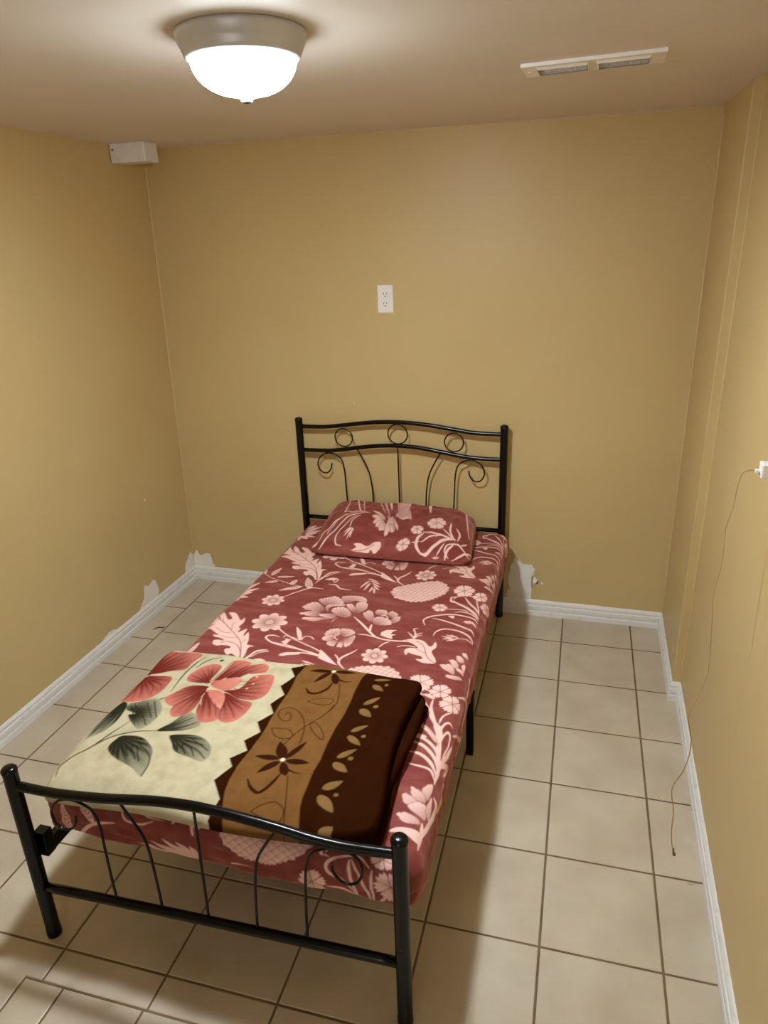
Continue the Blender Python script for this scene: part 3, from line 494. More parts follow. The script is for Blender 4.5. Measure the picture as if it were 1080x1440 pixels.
# ------------------------------------------------------------------ printed fabric: vector motifs rasterised to vertex attributes
PAT = json.loads(r'''{"sheet":[["G",0,0,[-831,-923,-868,-882,-898,-879,-922,-915,-912,-933,-878,-942,-845,-942]],["G",0,0,[-828,-954,-866,-941,-911,-961,-911,-973,-888,-979,-851,-979]],["G",0,0,[-779,-978,-815,-990,-840,-1007,-875,-1011,-893,-1000,-884,-989,-851,-980,-824,-975]],["G",0,0,[-775,-942,-803,-945,-843,-958,-839,-968,-807,-977,-780,-974]],["G",0,0,[-837,-896,-872,-871,-883,-852,-867,-840,-846,-827,-824,-818,-791,-840,-776,-866,-788,-873,-816,-875]],["G",0,0,[-763,-859,-781,-855,-803,-822,-790,-806,-767,-799,-747,-796,-721,-799,-701,-816,-695,-840,-715,-844,-742,-838]],["G",0,0,[-812,-943,-833,-916,-836,-888,-812,-874,-772,-869,-772,-882,-805,-893,-819,-912]],["G",0,0,[-757,-961,-803,-933,-805,-905,-782,-888,-756,-894,-734,-917,-724,-939,-734,-956]],["G",0,0,[-718,-922,-751,-897,-767,-872,-751,-860,-726,-884,-716,-905]],["G",0,0,[-709,-924,-732,-860,-716,-840,-695,-840,-683,-858,-680,-889,-693,-912]],["G",0,0,[-763,-967,-773,-984,-777,-1015,-780,-986,-774,-969]],["G",0,0,[-635,-972,-666,-949,-684,-922,-679,-905,-664,-890,-646,-909,-634,-942]],["G",0,0,[-622,-923,-639,-912,-643,-893,-635,-879,-603,-880,-591,-909,-603,-919]],["G",0,0,[-583,-922,-593,-909,-589,-885,-581,-879,-556,-893,-552,-908,-562,-929]],["G",0,0,[-570,-957,-568,-934,-551,-911,-538,-916,-538,-946,-559,-968]],["G",0,0,[-623,-984,-635,-957,-630,-937,-605,-927,-573,-943,-562,-956,-560,-977,-585,-985,-607,-987]],["S",4,0,[-610,-922,-598,-918,-585,-930,-585,-942]],["G",0,0,[-729,-1095,-767,-1096,-774,-1066,-759,-1044,-735,-1035,-717,-1064]],["G",0,0,[-716,-1078,-730,-1038,-713,-1030,-685,-1035,-668,-1052,-674,-1068,-694,-1086]],["G",0,0,[-725,-1107,-741,-1125,-768,-1124,-772,-1104,-755,-1086,-733,-1088]],["G",0,0,[-712,-1111,-711,-1135,-715,-1156,-739,-1151,-749,-1133,-735,-1120]],["G",0,0,[-698,-1108,-688,-1126,-683,-1152,-704,-1155,-707,-1137,-704,-1113]],["G",0,0,[-699,-1095,-683,-1084,-667,-1066,-659,-1085,-660,-1133,-676,-1150,-688,-1126]],["S",4,0,[-724,-1072,-733,-1085,-729,-1101,-717,-1109]],["Y",8,0,[-561,-1175,-517,-1165]],["S",9,0,[-708,-951,-675,-981,-646,-1011,-623,-1035,-597,-1061]],["S",7,0,[-609,-1057,-597,-1061,-568,-1071,-530,-1073,-495,-1068,-466,-1065,-463,-1065]],["S",5,0,[-658,-1059,-628,-1057,-591,-1066]],["S",8,0,[-628,-989,-626,-1014,-620,-1034]],["S",4,0,[-620,-1034,-593,-1060]],["P",0,0,[-578,-1049,-580,-1029,-566,-1011,-530,-1003,-542,-1016,-544,-1035,-525,-1032,-538,-1044,-531,-1063,-556,-1058]],["S",5,0,[-563,-1124,-552,-1098,-535,-1081]],["Y",8,0,[-993,-1053,-927,-1049]],["Q",0,0,[-979,-1301,-995,-1305,-1009,-1283,-1033,-1269,-1044,-1278,-1062,-1262,-1066,-1247,-1052,-1240,-1061,-1229,-1089,-1229,-1105,-1236,-1125,-1227,-1131,-1207,-1116,-1201,-1095,-1203,-1114,-1190,-1141,-1185,-1151,-1173,-1133,-1169,-1151,-1159,-1187,-1138,-1219,-1130,-1200,-1115,-1181,-1111,-1207,-1102,-1221,-1097,-1221,-1054,-1223,-1027,-1190,-1063,-1172,-1078,-1196,-1045,-1201,-1014,-1177,-1036,-1162,-1057,-1145,-1072,-1137,-1059,-1167,-1026,-1137,-1027,-1100,-1066,-1094,-1045,-1082,-1077,-1086,-1108,-1073,-1120,-1073,-1145,-1051,-1115,-1046,-1149,-1040,-1162,-1035,-1136,-1012,-1184,-1005,-1209,-978,-1213,-992,-1227,-985,-1264,-983,-1289]],["L",3,0,[-1198,-1065,-1153,-1093,-1103,-1134,-1058,-1173,-1029,-1208,-1005,-1256,-988,-1297]],["L",2,0,[-1103,-1134,-1116,-1092,-1112,-1084]],["L",2,0,[-1153,-1093,-1171,-1067]],["L",2,0,[-1058,-1173,-1087,-1180,-1115,-1179]],["L",2,0,[-1096,-1147,-1127,-1150,-1169,-1126]],["L",2,0,[-1029,-1208,-1024,-1179]],["L",3,0,[-992,-1298,-1007,-1256,-1040,-1217,-1081,-1206,-1099,-1217]],["S",6,0,[-982,-1302,-969,-1273,-956,-1238,-926,-1221]],["S",4,0,[-961,-1275,-944,-1248,-917,-1232]],["Q",0,0,[-955,-1295,-927,-1283,-908,-1288,-913,-1298,-937,-1301]],["S",7,0,[-920,-1135,-944,-1130,-963,-1141,-956,-1160,-925,-1181,-874,-1193,-821,-1200]],["S",4,0,[-942,-1090,-893,-1121,-846,-1139]],["Q",0,0,[-873,-1245,-859,-1225,-814,-1218,-810,-1227,-843,-1238,-857,-1247]],["P",0,0,[-884,-1178,-898,-1168,-890,-1156,-877,-1139,-883,-1161,-874,-1179]],["S",3,0,[-903,-1134,-903,-1124,-883,-1126]],["H",0,0,[-632,-738,-623,-696,-596,-668,-553,-636,-503,-617,-457,-612,-419,-638,-400,-670,-409,-707,-431,-741,-453,-767,-484,-789,-521,-803,-563,-796,-603,-784]],["S",5,0,[-909,-477,-859,-514,-798,-548,-739,-575,-691,-604,-631,-648]],["S",7,0,[-890,-573,-833,-580,-769,-596,-697,-615,-631,-648]],["S",6,0,[-831,-639,-785,-615,-742,-610,-696,-619]],["P",0,0,[-712,-579,-683,-602,-626,-651,-673,-638,-703,-626]],["S",8,0,[-596,-668,-626,-637,-628,-610,-610,-582,-592,-548]],["S",5,0,[-628,-628,-642,-608,-654,-596]],["Q",0,0,[-847,-458,-816,-489,-800,-533,-817,-521]],["S",4,0,[-800,-533,-795,-511,-778,-507,-759,-519]],["P",0,0,[-854,-565,-843,-557,-859,-535,-834,-540,-836,-571]],["W",9,0,[-737,-671,-758,-735]],["W",9,0,[-728,-687,-738,-751]],["W",9,0,[-710,-716,-711,-763]],["W",9,0,[-702,-723,-686,-770]],["W",9,0,[-710,-702,-676,-738]],["W",9,0,[-720,-686,-677,-713]],["W",9,0,[-733,-670,-684,-687]],["W",9,0,[-747,-654,-699,-667]],["S",6,0,[-945,-730,-934,-690,-917,-638,-882,-621]],["S",6,0,[-889,-727,-857,-730,-831,-755,-786,-759]],["S",5,0,[-916,-691,-890,-676,-864,-685,-869,-709,-885,-689]],["S",3,0,[-1227,-675,-1197,-679,-1146,-717,-1101,-736,-1058,-750,-1032,-759,-984,-766]],["V",22,0,[-1144,-702,-1134,-625]],["V",14,0,[-1117,-711,-1047,-691]],["V",18,0,[-1097,-745,-1145,-769]],["V",22,0,[-1036,-759,-1028,-715]],["V",24,0,[-988,-767,-1062,-820]],["V",30,0,[-949,-777,-993,-689]],["V",22,0,[-1176,-694,-1225,-618]],["S",6,0,[-895,-770,-939,-770,-964,-785,-992,-822,-1027,-865]],["Y",8,0,[-1050,-897,-1006,-894]],["W",22,0,[-1215,-856,-1161,-773]],["W",22,0,[-1210,-876,-1145,-817]],["W",22,0,[-1205,-885,-1155,-853]],["W",22,0,[-1206,-896,-1151,-899]],["W",22,0,[-1210,-907,-1177,-930]],["W",22,0,[-1225,-910,-1215,-949]],["W",22,0,[-1220,-824,-1193,-769]],["W",22,0,[-1215,-812,-1195,-786]],["W",22,0,[-1234,-902,-1191,-923]],["K",6,0,[-381,-1281,-340,-1265]],["K",6,0,[-310,-1313,-277,-1308]],["K",6,0,[-267,-1378,-305,-1380]],["G",1,0,[-286,-1222,-312,-1203,-345,-1174,-326,-1165,-306,-1162,-289,-1187]],["G",1,0,[-281,-1185,-300,-1174,-311,-1150,-318,-1138,-296,-1136,-279,-1164]],["G",1,0,[-264,-1150,-282,-1149,-297,-1120,-288,-1111,-275,-1120,-266,-1134]],["G",1,0,[-253,-1126,-273,-1114,-280,-1096,-264,-1095,-252,-1115]],["G",1,0,[-253,-1214,-263,-1186,-271,-1167,-257,-1153,-252,-1168]],["G",1,0,[-253,-1214,-289,-1187,-276,-1181,-256,-1195]],["G",1,0,[-254,-1240,-278,-1245,-305,-1239,-314,-1226,-291,-1223,-256,-1228,-251,-1249]],["S",5,0,[-514,-1072,-496,-1067,-477,-1055]],["Q",0,0,[-480,-1056,-466,-1048,-443,-1048,-423,-1052,-408,-1066,-396,-1078,-386,-1073,-382,-1054,-375,-1058,-372,-1081,-381,-1100,-378,-1116,-361,-1145,-357,-1166,-381,-1173,-405,-1172,-424,-1161,-406,-1156,-407,-1143,-425,-1138,-448,-1133,-458,-1129,-460,-1146,-470,-1132,-471,-1115,-459,-1102,-441,-1100,-432,-1095,-455,-1077,-470,-1069]],["L",3,0,[-447,-1057,-421,-1075,-406,-1100,-397,-1126,-380,-1150,-359,-1164]],["L",2,0,[-398,-1121,-415,-1114,-437,-1102]],["S",4,0,[-501,-1108,-485,-1096,-464,-1092,-442,-1094]],["S",5,0,[-457,-1045,-471,-1027,-489,-1006]],["S",5,0,[-461,-1043,-460,-1012,-472,-984,-458,-977]],["S",5,0,[-458,-1042,-451,-1016,-436,-1003]],["S",4,0,[-455,-1041,-448,-1028,-437,-1022]],["K",6,0,[-413,-816,-383,-810]],["S",12,0,[-374,-754,-343,-776,-312,-800,-280,-831,-258,-866]],["S",7,0,[-359,-765,-380,-759,-382,-734,-366,-723]],["S",7,0,[-372,-746,-366,-726,-347,-711,-321,-705,-287,-720]],["S",5,0,[-287,-720,-279,-762,-268,-801,-259,-840]],["S",8,0,[-332,-723,-304,-767,-278,-803,-260,-833]],["S",5,0,[-336,-671,-330,-707]],["S",4,0,[-385,-822,-356,-817,-322,-817,-304,-826]],["S",8,0,[-441,-947,-453,-917,-441,-894,-412,-874,-375,-859,-342,-855,-301,-863,-273,-876,-255,-898]],["S",6,0,[-352,-840,-327,-831,-292,-840,-269,-862,-255,-879]],["S",7,0,[-424,-897,-390,-902,-344,-918,-302,-934,-271,-952,-254,-979]],["P",0,0,[-371,-868,-347,-863,-347,-886,-361,-879]],["G",1,0,[-259,-924,-277,-893,-297,-891,-313,-901,-293,-910,-277,-909]],["S",5,0,[-276,-896,-256,-924]],["S",7,0,[-396,-1011,-392,-986,-373,-966,-346,-960,-309,-967,-278,-984,-258,-1010,-252,-1032]],["W",8,0,[-327,-1011,-368,-1008]],["W",8,0,[-326,-1013,-363,-1025]],["W",8,0,[-322,-1003,-355,-995]],["W",8,0,[-320,-1015,-347,-1036]],["W",8,0,[-307,-1006,-340,-989]],["W",8,0,[-307,-1006,-332,-1033]],["S",4,0,[-306,-1010,-283,-1010,-259,-1027]]],"foot":[["H",0,0,[-722,-1949,-698,-1936,-612,-1929,-509,-1928,-476,-1947,-504,-1985,-564,-2021,-602,-2031,-665,-2019,-705,-1990]],["K",6,0,[-481,-2049,-447,-2043]],["K",6,0,[-293,-2018,-252,-2006]],["K",6,0,[-314,-1944,-285,-1930]],["S",8,0,[-344,-1976,-372,-1950,-412,-1961,-441,-1984,-442,-2010,-406,-2031,-373,-2067]],["S",8,0,[-373,-2067,-390,-2014,-392,-1965]],["S",7,0,[-339,-2076,-361,-2025,-387,-1963]],["S",7,0,[-334,-2074,-340,-2025,-337,-1981]],["S",6,0,[-448,-2056,-407,-2057,-368,-2072]],["S",7,0,[-324,-2071,-308,-2054,-303,-2027]],["V",26,0,[-1137,-2075,-1149,-1975]],["V",24,0,[-1059,-2018,-1097,-1963]],["S",10,0,[-1119,-2091,-1096,-2052,-1054,-2019,-1000,-2006]],["S",6,0,[-980,-1961,-964,-1991,-925,-1994,-889,-1976]],["W",16,0,[-776,-2078,-981,-2081]],["W",16,0,[-776,-2078,-942,-2055]],["W",16,0,[-775,-2071,-906,-2039]],["W",16,0,[-775,-2071,-870,-2021]],["W",16,0,[-774,-2065,-832,-2021]],["W",16,0,[-774,-2058,-795,-2027]],["W",16,0,[-800,-2091,-926,-2093]],["W",8,0,[-776,-1967,-808,-1950]],["W",8,0,[-780,-1995,-790,-1952]],["W",8,0,[-826,-1949,-840,-1973]],["S",4,0,[-683,-2047,-642,-2042]]],"front":[["K",6,0,[-380,-1281,-339,-1266]],["K",6,0,[-310,-1312,-275,-1308]],["K",6,0,[-262,-1367,-300,-1385]],["S",6,0,[-374,-1310,-366,-1338]],["P",0,0,[-364,-1334,-339,-1330,-315,-1353,-329,-1355]],["S",12,0,[-362,-1354,-323,-1414,-291,-1475]],["S",7,0,[-323,-1357,-319,-1401,-289,-1471]],["S",6,0,[-284,-1462,-279,-1430,-255,-1403]],["S",20,0,[-297,-1458,-277,-1497,-266,-1537]],["S",16,0,[-272,-1510,-261,-1576,-246,-1638,-246,-1687]],["S",14,0,[-267,-1547,-282,-1527,-313,-1491,-355,-1456]],["L",1.5,0,[-267,-1547,-297,-1502,-347,-1458]],["L",1.5,0,[-265,-1557,-294,-1516,-345,-1477]],["S",9,0,[-255,-1605,-274,-1566,-308,-1537,-350,-1526]],["S",10,0,[-247,-1644,-266,-1604,-304,-1563,-342,-1549]],["S",10,0,[-247,-1663,-276,-1620,-308,-1595,-341,-1590]],["S",7,0,[-248,-1678,-275,-1645,-330,-1636]],["S",8,0,[-274,-1504,-271,-1470,-256,-1449,-235,-1458]],["S",9,0,[-264,-1543,-261,-1508,-249,-1487,-232,-1501,-230,-1535,-239,-1571,-240,-1623,-243,-1662]],["Q",0,0,[-345,-1528,-329,-1515,-306,-1524,-317,-1537]],["G",1,0,[-255,-1752,-275,-1729,-273,-1712,-258,-1691,-247,-1699,-248,-1728]],["G",1,0,[-263,-1763,-292,-1753,-306,-1722,-295,-1718,-270,-1733,-257,-1753]],["G",1,0,[-273,-1782,-309,-1774,-321,-1742,-303,-1744,-275,-1763]],["G",1,0,[-249,-1813,-286,-1796,-298,-1779,-274,-1761,-247,-1772,-244,-1793]],["G",1,0,[-256,-1830,-292,-1834,-319,-1812,-301,-1801,-268,-1813]],["G",1,0,[-231,-1806,-251,-1790,-252,-1757,-243,-1732,-232,-1763]],["Q",0,0,[-322,-1866,-308,-1851,-281,-1847,-244,-1853,-236,-1873,-254,-1880,-289,-1864]]],"side":[["S",9,0,[-212,-1522,-223,-1569,-240,-1615,-199,-1592,-215,-1637]],["S",8,0,[-222,-1485,-156,-1431,-152,-1483]],["S",8,0,[-247,-1324,-181,-1290,-176,-1348,-171,-1404]],["S",7,0,[-215,-1199,-193,-1229,-200,-1291]],["S",8,0,[-235,-1730,-212,-1751,-228,-1816,-248,-1876]],["S",7,0,[-208,-1659,-193,-1691,-202,-1751]],["S",7,0,[-251,-1824,-243,-1856,-241,-1893]]],"pillow":[["S",9,0,[-1024,-477,-1016,-452,-1002,-405,-979,-357,-946,-309,-906,-280,-867,-261]],["S",7,0,[-1056,-487,-1061,-463,-1042,-419,-1037,-375,-1011,-334,-970,-296,-910,-267]],["S",6,0,[-1056,-462,-1045,-437]],["S",5,0,[-1106,-475,-1078,-456]],["S",5,0,[-1015,-396,-1012,-361,-991,-321]],["S",6,0,[-926,-463,-953,-455,-964,-426,-960,-385,-936,-340,-904,-288]],["S",4,0,[-915,-369,-915,-330,-893,-290]],["S",6,0,[-853,-259,-883,-259,-951,-264,-974,-262,-976,-217,-1024,72]],["S",6,0,[-884,-254,-969,20,-958,52,-927,58]],["S",6,0,[-1010,27,-909,-239,-881,-249]],["W",8,0,[-910,-374,-936,-399]],["W",8,0,[-906,-374,-930,-421]],["W",8,0,[-902,-385,-912,-438]],["W",8,0,[-902,-385,-898,-430]],["W",8,0,[-906,-374,-894,-390]],["Q",0,0,[-879,-473,-862,-456,-875,-446,-848,-439,-818,-445,-790,-430,-764,-421,-759,-449,-778,-473,-796,-459,-806,-473,-839,-472]],["L",3,0,[-876,-473,-823,-461,-787,-439]],["G",1,0,[-778,-284,-825,-234,-852,-230,-790,-290]],["G",1,0,[-779,-300,-821,-266,-842,-280,-788,-316]],["G",1,0,[-777,-307,-813,-290,-827,-324,-781,-336]],["G",1,0,[-770,-314,-801,-304,-809,-346,-770,-348]],["G",1,0,[-764,-320,-789,-319,-788,-368,-758,-360]],["G",1,0,[-754,-319,-768,-335,-753,-401,-739,-374]],["G",1,0,[-755,-281,-807,-219,-918,45,-771,-278]],["G",1,0,[-772,-238,-894,74,-920,89,-780,-241]],["G",1,0,[-830,19,-878,100,-893,110,-765,-223]],["G",1,0,[-731,-316,-748,-317,-736,-369,-718,-359]],["G",1,0,[-749,-258,-767,-302,-754,-397,-732,-342]],["G",1,0,[-739,-277,-742,-292,-706,-361,-708,-333]],["G",1,0,[-739,-257,-732,-235,-674,-268,-695,-286]],["G",1,0,[-734,-235,-792,26,-669,-247,-689,-266]],["G",1,0,[-731,-223,-796,88,-736,103,-688,-226]],["G",1,0,[-811,23,-825,106,-784,127,-777,23]],["G",1,0,[-843,33,-862,112,-827,127,-812,29]],["G",1,0,[-745,-313,-756,-317,-730,-370,-722,-355]],["Q",0,0,[-590,-218,-679,73,-673,115,-644,104,-638,49]],["K",6,0,[-546,-301,-504,-296]],["K",6,0,[-619,-355,-591,-352]],["K",6,0,[-662,-434,-631,-432]],["S",9,0,[-463,-371,-514,-367,-588,-365]],["S",6,0,[-511,-332,-463,-368]],["S",12,0,[-579,-463,-605,-437,-605,-395,-587,-371]],["S",12,0,[-585,-459,-560,-458,-528,-420,-491,-383,-453,-370]],["S",7,0,[-589,-418,-551,-383,-494,-368]],["S",6,0,[-628,-425,-594,-418]],["S",8,0,[-451,-380,-480,-336,-485,-284]],["S",8,0,[-441,-379,-439,-339,-457,-310]],["S",6,0,[-515,-458,-505,-433,-492,-401]],["S",10,0,[-478,-472,-475,-436,-453,-397]],["S",9,0,[-449,-471,-419,-445,-394,-424,-348,-404,-302,-389]],["S",7,0,[-465,-461,-485,-436,-476,-405,-438,-396,-404,-420,-380,-446]],["S",6,0,[-423,-400,-403,-368]],["W",6,0,[-513,-470,-533,-467]],["W",6,0,[-513,-470,-527,-461]],["W",6,0,[-513,-470,-515,-458]],["W",6,0,[-513,-470,-502,-461]],["S",4,0,[-677,131,-610,152,-532,110,-487,55,-417,-261]],["S",4,0,[-575,151,-507,99,-429,-221,-402,-319]]],"blanket":[["P",0,1,[-727,-1361,-765,-1386,-738,-1422,-762,-1472,-732,-1512,-752,-1564,-726,-1601,-755,-1642,-730,-1676,-757,-1718,-731,-1752,-763,-1787,-742,-1814,-763,-1867,-720,-1919,-726,-1971,-687,-2004,-650,-2071,-200,-2060,-200,-1200,-700,-1200]],["P",0,2,[-718,-1337,-726,-1375,-732,-1419,-728,-1460,-724,-1537,-723,-1611,-722,-1673,-723,-1744,-729,-1806,-727,-1853,-718,-1897,-705,-1934,-684,-1979,-636,-2069,-332,-2006,-472,-2037,-501,-1966,-517,-1919,-524,-1886,-528,-1841,-532,-1794,-530,-1754,-534,-1692,-534,-1630,-529,-1576,-530,-1527,-535,-1462,-532,-1407,-524,-1381,-521,-1332]],["W",30.0,3,[-626,-1764,-660,-1705]],["W",18.0,3,[-621,-1763,-589,-1692]],["W",21.0,3,[-615,-1770,-552,-1769]],["W",21.0,3,[-629,-1775,-671,-1823]],["W",19.5,3,[-635,-1766,-701,-1768]],["Q",0,3,[-624,-1781,-611,-1779,-595,-1800,-591,-1820,-601,-1822,-616,-1809]],["T",7.0,3,[-598,-1801,-577,-1808,-557,-1809]],["S",9.5,3,[-683,-1847,-663,-1873,-638,-1888,-624,-1875,-613,-1845,-608,-1817]],["S",2.5,3,[-588,-1822,-567,-1877,-551,-1925,-539,-1963,-531,-1984]],["S",2.5,3,[-689,-1602,-686,-1592,-672,-1602,-671,-1622,-687,-1625,-707,-1608,-711,-1585,-692,-1572,-660,-1582,-632,-1612,-615,-1649,-608,-1686,-607,-1702]],["S",2.3,3,[-706,-1657,-679,-1658,-655,-1659,-637,-1675,-642,-1690,-663,-1693,-686,-1684,-706,-1657]],["S",2.5,3,[-644,-1711,-633,-1674,-615,-1635,-591,-1600,-574,-1561,-571,-1537]],["S",2.3,3,[-608,-1625,-594,-1620,-566,-1646,-550,-1681,-577,-1665,-600,-1641,-608,-1625]],["S",2.3,3,[-652,-1535,-634,-1519,-605,-1511,-581,-1514,-584,-1536,-612,-1544,-652,-1535]],["S",2.3,3,[-631,-1938,-610,-1919,-585,-1908,-560,-1918,-551,-1937,-560,-1955,-588,-1952,-611,-1945,-631,-1938]],["O",6,5,[-625,-1768]],["W",18.0,3,[-633,-1385,-705,-1387]],["W",18.0,3,[-632,-1388,-670,-1442]],["W",18.0,3,[-622,-1384,-555,-1384]],["Q",0,3,[-626,-1404,-618,-1395,-598,-1417,-596,-1439,-608,-1440,-620,-1424]],["S",9.5,3,[-683,-1469,-664,-1490,-639,-1489,-618,-1466,-612,-1437]],["T",7.0,3,[-595,-1424,-576,-1429,-558,-1426]],["S",2.5,3,[-591,-1434,-576,-1483,-567,-1527,-571,-1559,-583,-1582]],["O",6,5,[-627,-1384]],["W",10.5,4,[-492,-1414,-443,-1405]],["W",18.0,4,[-490,-1435,-453,-1456]],["W",18.0,4,[-491,-1523,-453,-1485]],["W",24.0,4,[-493,-1543,-454,-1572]],["W",16.5,4,[-489,-1637,-451,-1607]],["W",19.5,4,[-491,-1654,-447,-1687]],["W",19.5,4,[-492,-1737,-451,-1701]],["W",22.5,4,[-495,-1755,-449,-1785]],["W",24.0,4,[-490,-1846,-450,-1812]],["W",28.5,4,[-490,-1868,-440,-1911]],["W",30.0,4,[-454,-1972,-428,-1945]],["O",5,4,[-451,-1430]],["O",7,4,[-454,-1527]],["O",6,4,[-450,-1651]],["O",7,4,[-456,-1737]],["O",6,4,[-452,-1857]],["R",0,7,[-1169,-1635,-1193,-1626,-1206,-1667,-1206,-1731,-1195,-1791,-1180,-1780,-1159,-1747,-1154,-1690]],["R",0,7,[-1122,-1669,-1158,-1658,-1166,-1630,-1137,-1612,-1101,-1594,-1067,-1618,-1047,-1656,-1052,-1705,-1068,-1727,-1090,-1719,-1138,-1680]],["R",0,7,[-1105,-1767,-1111,-1805,-1090,-1829,-1051,-1850,-993,-1872,-954,-1891,-955,-1859,-969,-1814,-994,-1784,-1040,-1756,-1089,-1757]],["R",0,7,[-1016,-1725,-996,-1687,-966,-1634,-910,-1672,-923,-1697,-966,-1716]],["R",0,7,[-968,-1736,-943,-1767,-920,-1792,-871,-1803,-830,-1813,-820,-1794,-826,-1768,-848,-1740,-888,-1721,-936,-1722]],["S",5,8,[-1175,-1932,-1189,-1896,-1180,-1853,-1155,-1813,-1134,-1750,-1115,-1696]],["S",5,8,[-1180,-1853,-1150,-1805,-1122,-1766,-1074,-1739,-1016,-1725]],["S",5,8,[-1076,-1559,-1083,-1467,-1075,-1417,-1064,-1369]],["S",5,8,[-1065,-1435,-1042,-1386,-1009,-1366]],["S",5,8,[-1088,-1600,-1077,-1585]],["O",7,8,[-999,-1385]],["S",3.2,9,[-1105,-1767,-1049,-1776,-987,-1811,-958,-1846,-952,-1891]],["S",3.2,9,[-1105,-1789,-1069,-1833]],["S",3.2,9,[-1093,-1783,-1054,-1823]],["S",3.2,9,[-1078,-1781,-1031,-1833]],["S",3.2,9,[-1059,-1781,-1004,-1841]],["S",3.2,9,[-1033,-1791,-990,-1845]],["S",3.2,9,[-968,-1736,-911,-1755,-862,-1774,-828,-1799]],["S",3.2,9,[-943,-1746,-914,-1784]],["S",3.2,9,[-922,-1753,-888,-1793]],["S",3.2,9,[-889,-1765,-861,-1795]],["S",3.2,9,[-919,-1741,-859,-1752]],["S",3.2,9,[-901,-1735,-834,-1769]],["S",3.2,9,[-1011,-1724,-981,-1692,-943,-1654]],["S",3.2,9,[-1006,-1723,-963,-1704,-922,-1670]],["S",3.2,9,[-1148,-1631,-1096,-1672,-1062,-1706]],["S",3.2,9,[-1153,-1641,-1102,-1698]],["S",3.2,9,[-1115,-1617,-1065,-1675]],["S",3.2,9,[-1099,-1606,-1050,-1673]],["S",3.2,9,[-1174,-1636,-1180,-1703,-1190,-1782]],["S",3.2,9,[-1180,-1645,-1190,-1713,-1190,-1767]],["R",0,6,[-1217,-1493,-1120,-1487,-1104,-1518,-1109,-1573,-1137,-1612,-1201,-1623,-1207,-1580,-1219,-1508]],["R",0,6,[-1203,-1486,-1215,-1448,-1221,-1388,-1216,-1355,-1174,-1359,-1084,-1356,-1087,-1419,-1093,-1449,-1145,-1467]],["S",2,10,[-1213,-1360,-1171,-1364,-1191,-1414,-1208,-1477]],["S",2.5,11,[-1211,-1492,-1174,-1481,-1122,-1485]],["S",2,10,[-1200,-1481,-1174,-1442,-1150,-1398]],["S",2,10,[-1200,-1481,-1145,-1447,-1110,-1422]],["S",2,10,[-1202,-1515,-1191,-1568,-1191,-1604]],["S",2,10,[-1191,-1513,-1169,-1565,-1158,-1599]],["S",2,10,[-1182,-1507,-1146,-1543,-1130,-1576]],["S",2,10,[-1171,-1505,-1135,-1523,-1113,-1547]],["R",0,6,[-979,-1497,-1051,-1501,-1067,-1467,-1047,-1426,-1015,-1405,-981,-1415,-984,-1454,-986,-1483]],["R",0,6,[-970,-1516,-1031,-1519,-1067,-1567,-1076,-1589,-1057,-1612,-1025,-1620,-1006,-1577]],["R",0,6,[-973,-1524,-1006,-1577,-1029,-1621,-1021,-1652,-999,-1663,-967,-1642,-960,-1603]],["R",0,6,[-966,-1537,-959,-1596,-949,-1633,-923,-1666,-891,-1669,-872,-1651,-879,-1615,-917,-1576]],["R",0,6,[-923,-1523,-880,-1502,-864,-1442,-808,-1426,-792,-1452,-783,-1520,-807,-1551,-855,-1552,-900,-1533]],["R",0,6,[-913,-1542,-891,-1591,-875,-1645,-843,-1658,-815,-1638,-804,-1602,-809,-1564,-855,-1552,-900,-1533]],["R",0,6,[-943,-1469,-938,-1424,-914,-1397,-869,-1375,-838,-1386,-834,-1419,-889,-1439,-914,-1472]],["R",0,6,[-982,-1490,-968,-1421,-960,-1381,-929,-1369,-899,-1380,-921,-1421,-951,-1471]],["R",0,12,[-969,-1509,-978,-1489,-951,-1471,-905,-1452,-888,-1468,-897,-1505,-922,-1526]],["R",0,12,[-966,-1537,-948,-1527,-918,-1532,-897,-1559,-889,-1604,-929,-1578]],["S",2,10,[-975,-1503,-941,-1454,-908,-1400]],["S",2,10,[-972,-1517,-1001,-1570,-1029,-1621]],["S",2,10,[-879,-1615,-892,-1565,-897,-1539]],["S",2,10,[-958,-1542,-937,-1612]],["S",2,10,[-936,-1566,-901,-1644]],["S",2,10,[-914,-1582,-882,-1640]],["S",2,10,[-890,-1551,-850,-1578,-825,-1593]],["S",2,10,[-888,-1564,-857,-1598,-831,-1631]],["S",2,10,[-897,-1505,-854,-1518,-818,-1519]],["S",2,10,[-897,-1469,-851,-1469]],["S",2,10,[-984,-1504,-1033,-1476,-1058,-1473]],["S",2,10,[-987,-1491,-1027,-1453]],["S",2,10,[-984,-1483,-1008,-1435]],["S",2,10,[-985,-1519,-1028,-1540]],["S",2,10,[-981,-1525,-1029,-1561]],["S",2.5,11,[-952,-1601,-965,-1570,-967,-1551]],["S",2.5,11,[-973,-1506,-978,-1489,-964,-1428,-957,-1388]],["O",3.5,11,[-883,-1436]],["O",3.5,11,[-852,-1442]],["O",3.5,11,[-848,-1476]],["O",3.5,11,[-856,-1501]]]}''')
def pairs(L): return [(L[i]/1000, L[i+1]/1000) for i in range(0, len(L), 2)]
